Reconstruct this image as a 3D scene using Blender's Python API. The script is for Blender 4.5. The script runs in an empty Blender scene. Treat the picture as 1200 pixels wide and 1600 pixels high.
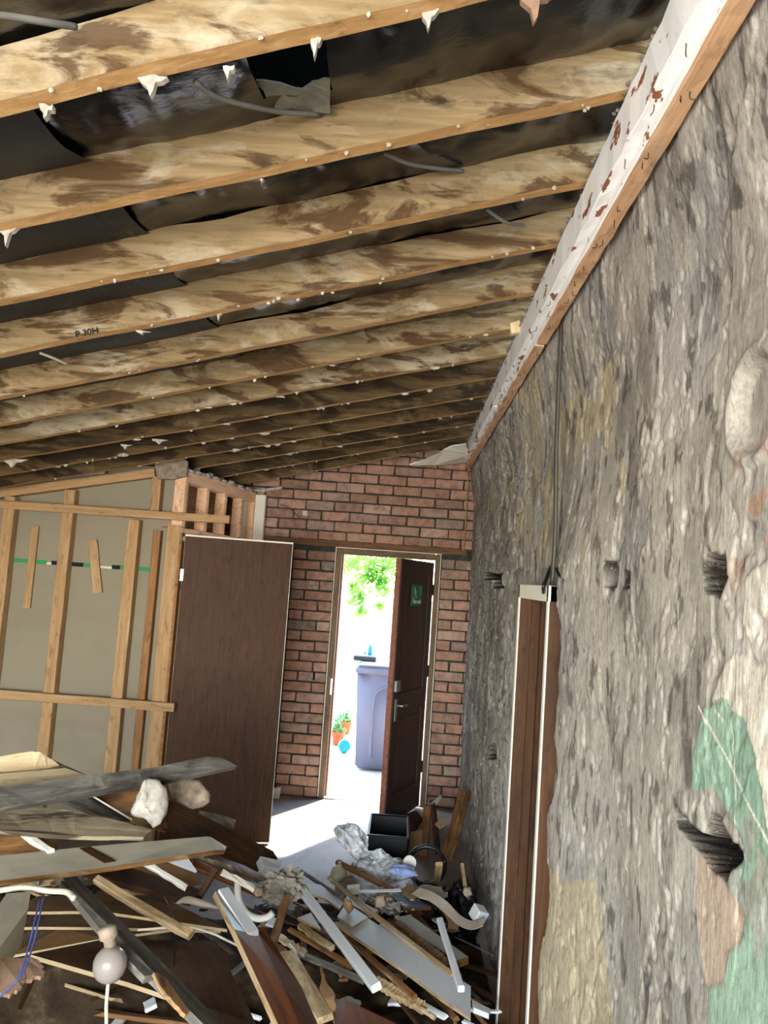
import bpy, bmesh, math, random
import numpy as np
from mathutils import Matrix, Vector, Euler

random.seed(7)
rng = np.random.default_rng(7)
SC = bpy.context.scene
COL = SC.collection

# ------------------------------------------------------------------ camera
F = 1202.0
EYE = Vector((0, 0, 1.78))
_r = math.radians(3.84)
Yc = Vector((30, -106, -F)).normalized()
Zc = Vector((math.sin(_r), math.cos(_r), 0)); Zc = (Zc - Yc * Zc.dot(Yc)).normalized()
Xc = Yc.cross(Zc)
RW = Matrix((Xc, Yc, Zc))              # rows: cam->world
cam = bpy.data.cameras.new('camera'); cam.sensor_fit = 'AUTO'; cam.sensor_width = 36
cam.lens = 36 * F / 1600; cam.clip_start = .02; cam.clip_end = 300
camo = bpy.data.objects.new('camera', cam); COL.objects.link(camo)
camo.matrix_world = Matrix.Translation(EYE) @ RW.to_4x4()
SC.camera = camo

def ray(px, py): return RW @ Vector(((px - 600) / F, (800 - py) / F, -1))
def PY(px, py, Y): d = ray(px, py); return EYE + d * (Y / d.y)
def PZ(px, py, z): d = ray(px, py); return EYE + d * ((z - EYE.z) / d.z)
def PX(px, py, X): d = ray(px, py); return EYE + d * (X / d.x)

# ------------------------------------------------------------------ light
w = bpy.data.worlds.new('world'); SC.world = w; w.use_nodes = True
wn = w.node_tree; wn.nodes.clear()
sky = wn.nodes.new('ShaderNodeTexSky'); sky.sky_type = 'NISHITA'; sky.sun_disc = False
sky.sun_elevation = math.radians(55); sky.sun_rotation = math.radians(-25); sky.air_density = 1.0; sky.dust_density = 1.0
bg = wn.nodes.new('ShaderNodeBackground'); bg.inputs['Strength'].default_value = 1.9
wo = wn.nodes.new('ShaderNodeOutputWorld')
wn.links.new(sky.outputs[0], bg.inputs[0]); wn.links.new(bg.outputs[0], wo.inputs[0])

sun = bpy.data.lights.new('sun', 'SUN'); sun.energy = 12.0; sun.angle = math.radians(1.5); sun.color = (1, .95, .87)
suno = bpy.data.objects.new('sun', sun); COL.objects.link(suno)
sd = Vector((-.40, -.66, -.86)).normalized()
suno.rotation_euler = sd.to_track_quat('-Z', 'Y').to_euler()

def area(name, loc, target, sx, sy, power, color):
    l = bpy.data.lights.new(name, 'AREA'); l.shape = 'RECTANGLE'; l.size = sx; l.size_y = sy; l.energy = power; l.color = color
    o = bpy.data.objects.new(name, l); COL.objects.link(o); o.location = loc
    o.rotation_euler = (Vector(target) - Vector(loc)).to_track_quat('-Z', 'Y').to_euler()
    return o
# daylight through the big window opening in the wall behind the photographer
area('window_daylight', (-1.0, -2.12, 1.45), (-.7, 3.0, 1.6), 2.7, 1.7, 220, (1, .97, .93))
# sampling portal in the outer doorway (gives no light of its own)
pd = area('door_portal', (-.13, 6.53, .98), (-.13, 0, .98), .86, 1.95, 1, (1, 1, 1)); pd.data.cycles.is_portal = True

vs = SC.view_settings
vs.view_transform = 'Standard'; vs.look = 'None'; vs.gamma = 1; vs.use_curve_mapping = False
vs.exposure = .8

# ------------------------------------------------------------------ helpers
WM = {}
def lin(h):
    h = h.lstrip('#'); v = [int(h[i:i + 2], 16) / 255 for i in (0, 2, 4)]
    return tuple(c / 12.92 if c <= .04045 else ((c + .055) / 1.055) ** 2.4 for c in v) + (1,)

def tag(o, label=None, cat=None, group=None, kind=None):
    if label: o['label'] = label
    if cat: o['category'] = cat
    if group: o['group'] = group
    if kind: o['kind'] = kind
    return o

def place(o, M, parent=None):
    COL.objects.link(o); WM[o.name] = M.copy()
    if parent is not None:
        o.parent = parent; o.matrix_parent_inverse = WM[parent.name].inverted()
    o.matrix_basis = M
    return o

I4 = Matrix.Identity(4)
def empty(name, loc=(0, 0, 0), parent=None, M=None):
    o = bpy.data.objects.new(name, None); o.empty_display_size = .1
    return place(o, M if M is not None else Matrix.Translation(Vector(loc)), parent)

def obj(name, me, mat, M=I4, parent=None, smooth=False):
    if not me.materials:
        for m in (mat if isinstance(mat, (list, tuple)) else [mat]): me.materials.append(m)
    if smooth: me.polygons.foreach_set('use_smooth', [True] * len(me.polygons))
    return place(bpy.data.objects.new(name, me), M, parent)

def pyd(name, v, f):
    me = bpy.data.meshes.new(name); me.from_pydata([tuple(x) for x in v], [], f); me.update(); return me

def bm_me(name, bm):
    bmesh.ops.recalc_face_normals(bm, faces=bm.faces)
    me = bpy.data.meshes.new(name); bm.to_mesh(me); bm.free(); return me

def box_me(name, lo, hi, bev=0.0, seg=1):
    bm = bmesh.new(); bmesh.ops.create_cube(bm, size=1)
    lo = Vector(lo); hi = Vector(hi)
    for v in bm.verts: v.co = Vector([lo[i] + (v.co[i] + .5) * (hi[i] - lo[i]) for i in range(3)])
    if bev: bmesh.ops.bevel(bm, geom=bm.edges[:], offset=bev, segments=seg, affect='EDGES', profile=.5)
    return bm_me(name, bm)

def box(name, lo, hi, mat, parent=None, bev=0.0, M=None):
    """box in parent/world coordinates whose own origin is its centre"""
    lo = Vector(lo); hi = Vector(hi); c = (lo + hi) / 2
    me = box_me(name, lo - c, hi - c, bev)
    T = Matrix.Translation(c)
    return obj(name, me, mat, (M @ T) if M is not None else T, parent)

def frame(a, b, n):
    x = (b - a).normalized(); z = (n - x * n.dot(x)).normalized(); y = z.cross(x)
    M = Matrix((x, y, z)).transposed().to_4x4(); M.translation = (a + b) / 2
    return M

def plank_me(name, L, wd, t, seg=6, jag=(0, 0), warp=0.0, rough=.0015, ch=.003, seed=0):
    """rectangular timber, length along X, width Y, thickness Z, worn edges, ragged ends"""
    R = random.Random(seed)
    c = min(ch, t * .3, wd * .3)
    prof = [(-wd/2 + c, -t/2), (wd/2 - c, -t/2), (wd/2, -t/2 + c), (wd/2, t/2 - c), (wd/2 - c, t/2), (-wd/2 + c, t/2), (-wd/2, t/2 - c), (-wd/2, -t/2 + c)]
    V = []; Fc = []
    bow = [R.uniform(-1, 1), R.uniform(-1, 1)]
    for i in range(seg + 1):
        u = i / seg; x = (u - .5) * L
        dz = warp * bow[0] * math.sin(u * math.pi); dy = warp * .5 * bow[1] * math.sin(u * math.pi)
        for k, (y, z) in enumerate(prof):
            xx = x
            if i == 0: xx += jag[0] * R.uniform(0, 1)
            if i == seg: xx -= jag[1] * R.uniform(0, 1)
            V.append((xx, y + dy + R.uniform(-rough, rough), z + dz + R.uniform(-rough, rough)))
    for i in range(seg):
        for k in range(8):
            a = i * 8 + k; b = i * 8 + (k + 1) % 8
            Fc.append((a, b, b + 8, a + 8))
    Fc.append(tuple(range(7, -1, -1))); e = seg * 8; Fc.append(tuple(range(e, e + 8)))
    return pyd(name, V, Fc)

_sd = [100]
def plank(name, a, b, wd, t, mat, n=None, parent=None, label=None, cat=None, group=None, **k):
    a = Vector(a); b = Vector(b); _sd[0] += 1
    if n is None:
        n = (EYE - (a + b) / 2).normalized() * .5 + Vector((0, 0, 1)) * .6
    me = plank_me(name, (b - a).length, wd, t, seed=_sd[0], **k)
    o = obj(name, me, mat, frame(a, b, Vector(n)), parent)
    return tag(o, label, cat, group)

def slab(name, pts, t, mat, parent=None, label=None, cat=None, group=None, rag=0.0, nrag=0, edge=None, flip=False):
    """board with the given outline (3D points, roughly planar), thickness t away from the viewer"""
    pts = [Vector(p) for p in pts]; _sd[0] += 1; R = random.Random(_sd[0])
    n = Vector((0, 0, 0))
    for i in range(len(pts)):
        p, q = pts[i], pts[(i + 1) % len(pts)]; n += p.cross(q)
    n.normalize(); c = sum(pts, Vector()) / len(pts)
    if n.dot(EYE - c) < 0: n = -n; pts = pts[::-1]
    L = max(range(len(pts)), key=lambda i: (pts[(i + 1) % len(pts)] - pts[i]).length)
    M = frame(pts[L], pts[(L + 1) % len(pts)], n); M.translation = c
    Mi = M.inverted()
    q = [Mi @ p for p in pts]
    if nrag:
        q2 = []
        for i in range(len(q)):
            p, s = q[i], q[(i + 1) % len(q)]; q2.append(p)
            d = s - p
            for j in range(1, nrag + 1):
                m = p + d * (j / (nrag + 1)); pr = Vector((-d.y, d.x, 0)).normalized()
                q2.append(m + pr * R.uniform(-rag, rag))
        q = q2
    N_ = len(q)
    V = [tuple(p) for p in q] + [(p.x, p.y, p.z - t) for p in q]
    bm = bmesh.new(); bv = [bm.verts.new(v) for v in V]
    f = bm.faces.new(bv[:N_]); g = bm.faces.new(bv[N_:][::-1])
    for i in range(N_):
        j = (i + 1) % N_; e = bm.faces.new((bv[i], bv[N_ + i], bv[N_ + j], bv[j]))
        if edge is not None: e.material_index = 1
    bmesh.ops.triangulate(bm, faces=[f, g])
    me = bm_me(name, bm)
    o = obj(name, me, [mat, edge] if edge is not None else mat, M, parent)
    return tag(o, label, cat, group)

def tube_me(name, pts, r, seg=8, cap=True, rr=None):
    pts = [Vector(p) for p in pts]; V = []; Fc = []
    nrm = None
    for i, p in enumerate(pts):
        d = (pts[min(i + 1, len(pts) - 1)] - pts[max(i - 1, 0)]).normalized()
        if nrm is None: nrm = d.orthogonal().normalized()
        nrm = (nrm - d * nrm.dot(d)).normalized(); bn = d.cross(nrm)
        ri = rr[i] if rr else r
        for k in range(seg):
            a = 2 * math.pi * k / seg; V.append(p + nrm * ri * math.cos(a) + bn * ri * math.sin(a))
    for i in range(len(pts) - 1):
        for k in range(seg):
            a = i * seg + k; b = i * seg + (k + 1) % seg; Fc.append((a, b, b + seg, a + seg))
    if cap: Fc += [tuple(range(seg - 1, -1, -1)), tuple(range((len(pts) - 1) * seg, len(pts) * seg))]
    return pyd(name, V, Fc)

def spline(pts, n=8):
    P = [Vector(p) for p in pts]; P = [P[0] * 2 - P[1]] + P + [P[-1] * 2 - P[-2]]; out = []
    for i in range(1, len(P) - 2):
        a, b, c, d = P[i - 1:i + 3]
        for j in range(n):
            t = j / n
            out.append(.5 * ((2 * b) + (c - a) * t + (2 * a - 5 * b + 4 * c - d) * t * t + (3 * b - a - 3 * c + d) * t ** 3))
    out.append(P[-2]); return out

def tube(name, pts, r, mat, parent=None, label=None, cat=None, group=None, n=6, seg=8, smooth=True, rr=None):
    p = spline(pts, n) if len(pts) > 2 else [Vector(x) for x in pts]
    c = sum(p, Vector()) / len(p)
    if rr and len(rr) != len(p): rr = [float(np.interp(i / (len(p) - 1), np.linspace(0, 1, len(rr)), rr)) for i in range(len(p))]
    o = obj(name, tube_me(name, [q - c for q in p], r, seg, rr=rr), mat, Matrix.Translation(c), parent, smooth)
    return tag(o, label, cat, group)

def lathe_me(name, prof, seg=24):
    V = []; Fc = []
    for r, z in prof:
        for k in range(seg):
            a = 2 * math.pi * k / seg; V.append((r * math.cos(a), r * math.sin(a), z))
    for i in range(len(prof) - 1):
        for k in range(seg):
            a = i * seg + k; b = i * seg + (k + 1) % seg; Fc.append((a, b, b + seg, a + seg))
    Fc += [tuple(range(seg - 1, -1, -1)), tuple(range((len(prof) - 1) * seg, len(prof) * seg))]
    return pyd(name, V, Fc)

def text_me(txt, size):
    c = bpy.data.curves.new('t', 'FONT'); c.body = txt; c.size = size; c.extrude = .0008; c.align_x = 'CENTER'
    o = bpy.data.objects.new('t', c); COL.objects.link(o); bpy.context.view_layer.update()
    m_ = bpy.data.meshes.new_from_object(o.evaluated_get(bpy.context.evaluated_depsgraph_get())); bpy.data.objects.remove(o); return m_

# numpy value noise
_T = rng.random((256, 256))
def vn(x, y):
    xi = np.floor(x).astype(int); yi = np.floor(y).astype(int); fx = x - xi; fy = y - yi
    fx = fx * fx * (3 - 2 * fx); fy = fy * fy * (3 - 2 * fy)
    a = _T[xi & 255, yi & 255]; b = _T[(xi + 1) & 255, yi & 255]; c = _T[xi & 255, (yi + 1) & 255]; d = _T[(xi + 1) & 255, (yi + 1) & 255]
    return (a * (1 - fx) + b * fx) * (1 - fy) + (c * (1 - fx) + d * fx) * fy
def fbm(x, y, oct=5, lac=2.03, g=.5):
    s = 0; a = 1; t = 0
    for i in range(oct):
        s = s + a * vn(x + 17.3 * i, y + 9.1 * i); t += a; a *= g; x = x * lac; y = y * lac
    return s / t
def ss(a, b, x): t = np.clip((x - a) / (b - a), 0, 1); return t * t * (3 - 2 * t)

def blob_me(name, sub, size, amp, freq, seed, ridge=False, flat=None):
    bm = bmesh.new(); bmesh.ops.create_icosphere(bm, subdivisions=sub, radius=1)
    co = np.array([v.co[:] for v in bm.verts]); o = seed * 13.7
    n = fbm(co[:, 0] * freq + o + 40, co[:, 1] * freq + o * .7 + 40, 4) * .5 + fbm(co[:, 2] * freq + o + 90, (co[:, 0] + co[:, 1]) * freq + 60 + o, 4) * .5
    n = n - .5
    if ridge: n = .25 - np.abs(n) * 2
    co = co * (1 + amp * n[:, None] * 2) * np.array(size)
    if flat is not None: co[:, 2] = np.maximum(co[:, 2], flat)
    for v, c in zip(bm.verts, co): v.co = c
    return bm_me(name, bm)

# ------------------------------------------------------------------ materials
MATS = {}
class NT:
    def __init__(s, name):
        s.m = bpy.data.materials.new(name); s.m.use_nodes = True; s.t = s.m.node_tree; s.t.nodes.clear()
        s.out = s.n('ShaderNodeOutputMaterial'); s.b = s.n('ShaderNodeBsdfPrincipled'); s.l(s.b.outputs[0], s.out.inputs[0])
        s.tc = s.n('ShaderNodeTexCoord'); s.oi = s.n('ShaderNodeObjectInfo')
        cb = s.n('ShaderNodeCombineXYZ')
        for i, k in enumerate((37.0, 53.0, 19.0)):
            mt = s.n('ShaderNodeMath'); mt.operation = 'MULTIPLY'; s.l(s.oi.outputs['Random'], mt.inputs[0]); mt.inputs[1].default_value = k
            s.l(mt.outputs[0], cb.inputs[i])
        va = s.n('ShaderNodeVectorMath'); va.operation = 'ADD'; s.l(s.tc.outputs['Object'], va.inputs[0]); s.l(cb.outputs[0], va.inputs[1])
        s.vec = va.outputs[0]
        MATS[name] = s.m
    def n(s, t): return s.t.nodes.new(t)
    def l(s, a, b): s.t.links.new(a, b)
    def map(s, sc, rnd=True):
        m = s.n('ShaderNodeMapping'); s.l(s.vec if rnd else s.tc.outputs['Object'], m.inputs[0]); m.inputs['Scale'].default_value = sc; return m.outputs[0]
    def noise(s, vec, scale=1, detail=5, rough=.6, dist=0):
        n = s.n('ShaderNodeTexNoise'); s.l(vec, n.inputs['Vector']); n.inputs['Scale'].default_value = scale; n.inputs['Detail'].default_value = detail
        n.inputs['Roughness'].default_value = rough; n.inputs['Distortion'].default_value = dist; return n.outputs['Fac']
    def ramp(s, fac, stops):
        r = s.n('ShaderNodeValToRGB'); s.l(fac, r.inputs[0]); e = r.color_ramp.elements
        while len(e) < len(stops): e.new(.5)
        for x, (p, c) in zip(e, stops):
            x.position = p; x.color = c if isinstance(c, tuple) else ((c, c, c, 1) if not isinstance(c, str) else lin(c))
        return r.outputs[0]
    def mix(s, fac, a, b, mode='MIX'):
        m = s.n('ShaderNodeMix'); m.data_type = 'RGBA'; m.blend_type = mode
        if isinstance(fac, (int, float)): m.inputs[0].default_value = fac
        else: s.l(fac, m.inputs[0])
        for v, i in ((a, 6), (b, 7)):
            if isinstance(v, (tuple, str)): m.inputs[i].default_value = lin(v) if isinstance(v, str) else v
            else: s.l(v, m.inputs[i])
        return m.outputs[2]
    def bump(s, h, strength=.3, dist=.01):
        b = s.n('ShaderNodeBump'); b.inputs['Strength'].default_value = strength; b.inputs['Distance'].default_value = dist
        s.l(h, b.inputs['Height']); s.l(b.outputs[0], s.b.inputs['Normal'])
    def fin(s, col, rough=.8, spec=.3):
        if isinstance(col, str): s.b.inputs['Base Color'].default_value = lin(col)
        else: s.l(col, s.b.inputs['Base Color'])
        s.b.inputs['Roughness'].default_value = rough; s.b.inputs['Specular IOR Level'].default_value = spec
        return s.m

def wood(name, c0, c1, c2, stain=None, st=(.52, .62), pale=None, pt=(.55, .68), rough=.8, spec=.25, bump=.35, g=1.0, blot=(2.2, 7, 7)):
    s = NT(name)
    gr = s.noise(s.map((3 * g, 42 * g, 42 * g)), 1, 7, .65, .4)
    col = s.ramp(gr, [(.3, c0), (.52, c1), (.72, c2)])
    if pale:
        f = s.ramp(s.noise(s.map((blot[0] * 1.3, blot[1] * .9, blot[2] * .9)), 1, 6, .65, .8), [(pt[0], 0.0), (pt[1], 1.0)])
        col = s.mix(f, col, pale)
    if stain:
        v = s.map(blot); f = s.ramp(s.noise(v, 1.13, 6, .62, 1.2), [(st[0], 0.0), (st[1], .85)])
        col = s.mix(f, col, stain)
    dk = s.ramp(s.noise(s.map((9, 26, 26)), 1.0, 4, .7), [(.3, .45), (.45, 1.0)])
    col = s.mix(.8, col, dk, 'MULTIPLY')
    s.bump(gr, bump, .004)
    return s.fin(col, rough, spec)

def paint(name, c, dirt='#6a5c48', amt=(.55, .75), chip=None, ct=(.66, .7), rough=.55, spec=.35, sc=6.0):
    s = NT(name)
    n = s.noise(s.map((sc * .5, sc, sc)), 1, 7, .65)
    col = s.mix(s.ramp(n, [(amt[0], 0.0), (amt[1], .6)]), c, dirt)
    if chip: col = s.mix(s.ramp(s.noise(s.map((5, 11, 11)), 1.7, 5, .6), [(ct[0], 0.0), (ct[1], 1.0)]), col, chip)
    s.bump(n, .15, .004)
    return s.fin(col, rough, spec)

def plain(name, c, rough=.6, spec=.4, var=.12, sc=14, bump=.1, metal=0):
    s = NT(name)
    n = s.noise(s.map((sc, sc, sc)), 1, 5, .6)
    k = s.ramp(n, [(.3, 1 - var * 2), (.7, 1.0)])
    col = s.mix(1.0, lin(c), k, 'MULTIPLY'); s.bump(n, bump, .004)
    s.b.inputs['Metallic'].default_value = metal
    return s.fin(col, rough, spec)

RAFT = wood('rafter_wood', '#6e5b40', '#86714f', '#9a8667', stain='#42290f', st=(.505, .57), pale='#a79a80', pt=(.5, .64))
RAFTU = wood('rafter_underside_wood', '#9c7648', '#b58c5a', '#c8a474', stain='#70482a', st=(.62, .74))
RAFTD = wood('dark_rafter_wood', '#43341f', '#594628', '#6c583a', stain='#261a0d', st=(.47, .56), pale='#7c6c50', pt=(.58, .72))
PINE = wood('pine_stud_wood', '#9c7850', '#af8b61', '#be9d77', stain='#8a5c2c', st=(.64, .78), bump=.2, g=.8)
PINEO = wood('orange_stud_wood', '#7e5734', '#946a44', '#a67d56', stain='#5f3d22', st=(.6, .75), bump=.2)
PINEC = wood('clean_lit_header_wood', '#d6a67e', '#e4ba94', '#efccac', stain='#b47c50', st=(.62, .76), bump=.2)  # clean pine, its colour lightened to carry light from the outer doorway
GREYW = wood('weathered_grey_wood', '#4c4841', '#67625a', '#847e73', stain='#2e2a24', st=(.5, .64), pale='#918a7c')
DARKW = wood('dark_stained_wood', '#2c1c11', '#43290f', '#5a3a20', stain='#1a120c', st=(.5, .65))
BROWNW = wood('brown_wood', '#5a3d22', '#7a5530', '#94703f', stain='#3a2412', st=(.52, .66), pale='#a08a66', pt=(.6, .74))
LATHW = wood('lath_wood', '#7c6444', '#98805c', '#b39c78', stain='#54402a', st=(.55, .7), pale='#c0b190')
PALEW = wood('fresh_pale_wood', '#c4a878', '#d8c094', '#e8d6b2', stain='#9a7648', st=(.62, .76), bump=.15)
PLYW = wood('weathered_plywood', '#8c7c5e', '#a6977a', '#bfb296', stain='#2c2418', st=(.53, .62), blot=(1.6, 11, 11))
SPLW = wood('splintered_orange_wood', '#85603a', '#a07a4e', '#b8966a', stain='#5c3a1c', st=(.6, .7), bump=.7)
BOARDB = wood('brown_hardboard', '#4e3720', '#63472a', '#785836', stain='#3a2816', st=(.52, .7), pale='#846a48', pt=(.6, .8), bump=.12, g=.3, blot=(3, 3, 3))
EDGEB = plain('hardboard_edge', '#a08c6c', .9, .1)
GLOSSB = wood('varnished_brown_wood', '#4a2612', '#63361a', '#7a4824', stain='#34180a', st=(.55, .7), rough=.28, spec=.6, bump=.1)
MDFW = paint('white_painted_board', '#c9cac8', '#8a7c68', (.58, .8), chip='#7a5c3a', ct=(.7, .73))
MDFG = paint('dusty_white_paint', '#aca48f', '#6a5f4c', (.45, .75), chip='#54402a', ct=(.7, .74))
BEAMW = paint('flaking_white_paint', '#f1efeb', '#b0a598', (.6, .85), chip='#8a5236', ct=(.59, .61))
BEAMO = wood('beam_orange_wood', '#b48a62', '#caa07a', '#dab896', stain='#8a5c3a', st=(.57, .72), pale='#b8a48a', pt=(.62, .74))
CHALK = plain('plaster', '#c2b9ab', .95, .1, .28, 30, 1.0)
CHALKD = plain('dirty_plaster', '#a3917c', .95, .1, .3, 26, .6)
DARKVENEER = wood('brown_door_veneer', '#3e2717', '#492f1d', '#543724', stain='#341f13', st=(.55, .75), rough=.6, spec=.2, bump=.04, g=1.6, blot=(.8, 5, 5))
LINING = wood('brown_door_lining_wood', '#3a2413', '#4a2f1a', '#5a3b22', stain='#2c1a0e', st=(.55, .75), rough=.6, spec=.2, bump=.06, g=1.2)
CREAMP = paint('cream_paint', '#e2dccb', '#a89a80', (.6, .85))
FRAMEP = wood('outer_frame_wood', '#5c4a38', '#705c46', '#84705a', stain='#4a382a', st=(.56, .7), bump=.2)
LEAFW = wood('outer_door_brown_paint', '#2e1c17', '#38221b', '#432b22', stain='#241510', st=(.56, .7), rough=.5, spec=.4, bump=.06)
LEAFE = wood('outer_door_edge_wood', '#7a4c38', '#8c5a44', '#9c6a52', bump=.1)
BLACKP = plain('black_plastic', '#14161a', .38, .5, .1, 8, .1)
BLACKR = plain('black_rubber', '#101012', .45, .5, .1, 8, .1)
CABLE = plain('grey_cable', '#6d6a62', .6, .4)
CABLED = plain('dark_conduit', '#4a463f', .5, .5)
METAL = plain('chrome', '#b4b4b0', .45, .5, .05, 20, .02, 1.0)
STEEL = plain('rusty_steel', '#4a3a30', .6, .4, .3, 40, .2, .6)
WHITEP = plain('white_plastic', '#d9d6cc', .45, .4, .06)
CREAMT = plain('cream_conduit', '#c9c1ab', .55, .35, .15)
GLOBE = plain('frosted_globe_glass', '#8a8078', .3, .5, .06)
BLUEW = plain('blue_cable', '#39467e', .5, .4)
CARDB = plain('brown_cardboard', '#8a6c4c', .9, .1, .2, 9, .3)
PAPER = plain('cream_paper', '#b3a692', .85, .15, .15, 9, .3)
PINKP = plain('pinkish_plasterboard', '#9c7f68', .95, .1, .2, 16, .4)
FLUFF = plain('grey_dust', '#8a8172', 1.0, 0, .3, 40, .8)
BOARDP = paint('bare_plasterboard', '#8f8571', '#746a58', (.5, .8), rough=.95, spec=.1, sc=3)
GREENS = plain('green_print', '#3f8f55', .8, .2, .05)
BLACKS = plain('black_print', '#1c1f22', .8, .2, .05)
WHITES = plain('white_print', '#cfccbf', .8, .2, .05)
SIGNG = plain('sign_green', '#1c6b4a', .5, .4, .04)
SIGNW = plain('sign_white', '#b9cfc2', .5, .4, .02)
MORTAR = plain('dark_mortar', '#4e4a43', .95, .1, .35, 30, .6)
LINTEL = wood('old_lintel_wood', '#4e3826', '#6a4c34', '#7e5e44', stain='#2e2018', st=(.55, .7))

# bricks: each takes its own tone from the object's random number
s = NT('brick_clay')
a = s.ramp(s.oi.outputs['Random'], [(0, '#937362'), (.25, '#a67f6a'), (.5, '#b48c76'), (.72, '#9c8071'), (.88, '#ba9a87'), (1, '#877568')])
n1 = s.noise(s.map((16, 16, 16)), 1, 6, .65)
col = s.mix(s.ramp(n1, [(.42, 0.0), (.72, .7)]), a, '#5a4438')
n2 = s.noise(s.map((9, 9, 9)), 1.3, 5, .6)
col = s.mix(s.ramp(n2, [(.6, 0.0), (.74, .65)]), col, '#a89a8a')
s.bump(s.noise(s.map((60, 60, 60)), 1, 4, .6), .4, .004); BRICK = s.fin(col, .92, .15)

# roofing felt
def felt(name, c, rough, bump, tex):
    s = NT(name)
    n = s.noise(s.map((5, 5, 5), False), 1, 5, .6)
    col = s.ramp(n, [(.3, c), (.8, '#121213')])
    if tex:
        wv = s.n('ShaderNodeTexWave'); wv.wave_type = 'BANDS'; s.l(s.map((1, .6, 0), False), wv.inputs['Vector']); wv.inputs['Scale'].default_value = 46
        h = wv.outputs['Fac']
    else:
        h = s.noise(s.map((34, 60, 34), False), 1, 5, .6)
    s.bump(h, bump, .004)
    return s.fin(col, rough, .8)
FELT = felt('bitumen_felt_glossy', '#050507', .2, .3, False)
FELTM = felt('bitumen_felt_matt', '#1a1815', .62, .45, True)
FELTG = plain('felt_underside_grey', '#7a776a', .5, .5, .25, 22, .6)
BLACKV = plain('roof_underlay_black', '#060606', .9, .1)

# floor
s = NT('dusty_concrete')
n1 = s.noise(s.map((1.6, 1.6, 1.6), False), 1, 8, .65); n2 = s.noise(s.map((14, 14, 14), False), 1, 6, .7)
col = s.ramp(n1, [(.3, '#7d7468'), (.55, '#9b9184'), (.75, '#b5aca0')])
col = s.mix(s.ramp(n2, [(.55, 0.0), (.75, .5)]), col, '#5c5348')
s.bump(n2, .3, .006); CONC = s.fin(col, .9, .2)
s = NT('outside_concrete')
n1 = s.noise(s.map((.9, .9, .9), False), 1, 8, .65)
col = s.ramp(n1, [(.3, '#a8a196'), (.7, '#cbc5ba')]); OUTC = s.fin(col, .9, .2)
s = NT('rubble_dust')
n1 = s.noise(s.map((9, 9, 9), False), 1, 8, .7)
col = s.ramp(n1, [(.3, '#241d16'), (.55, '#3c3023'), (.78, '#685843')])
s.bump(n1, .8, .02); RUB = s.fin(col, 1.0, .05)
LIGHTDUST = paint('dusty_floor_sheet', '#b9b4ac', '#7f776b', (.5, .75), rough=.85, spec=.2, sc=7)
RENDERW = plain('pale_render', '#b5ad9f', .95, .1, .1, 3, .2)

# ------------------------------------------------------------------ setting : floor
YB = 6.3; XW = .555
fl = tag(box('floor', (-3.6, -2.2, -.12), (.62, YB + .02, 0), CONC), kind='structure')
sp = [PZ(465, 1264, .004), PZ(452, 1280, .004), PZ(420, 1345, .004), PZ(400, 1400, .004), PZ(600, 1420, .004), PZ(640, 1300, .004), PZ(600, 1252, .004), PZ(520, 1250, .004)]
slab('floor_sheet', sp, .004, LIGHTDUST, label='pale dusty sheet lying on the floor inside the outer door', cat='floor sheet', rag=.01, nrag=2)

# ------------------------------------------------------------------ ceiling: felt + rafters
SX = [1.2, 1.62, 2.05, 2.8, 3.21, 3.6, 4.0, 4.4, 4.8, 5.2, 6.0]; SY = [.308, .281, .270, .267, .256, .245, .238, .233, .229, .231, .250]
def s_of(Y): return float(np.interp(Y, SX, SY))
H0 = 1.09
def zr(X, Y): return 1.78 + H0 - s_of(Y) * (.415 - X)
RD = .112; RWD = .047
arris = [1.231, 1.637, 2.022, 2.392, 2.803, 3.21, 3.60, 4.0, 4.40, 4.80, 5.20, 5.60, 5.985]
ceil = tag(empty('ceiling', (-1.4, 3, 2.5)), kind='structure')
# roof deck above (keeps out the light)
V = []; 
for X in (-3.75, .75):
    for Y in (-2.4, 6.6): V += [(X, Y, zr(X, max(Y, 1.6)) + .27), (X, Y, zr(X, max(Y, 1.6)) + .35)]
obj('roof_deck', pyd('roof_deck', V, [(0, 2, 6, 4), (1, 5, 7, 3), (0, 1, 3, 2), (4, 6, 7, 5), (0, 4, 5, 1), (2, 3, 7, 6)]), BLACKV, parent=ceil)

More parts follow.
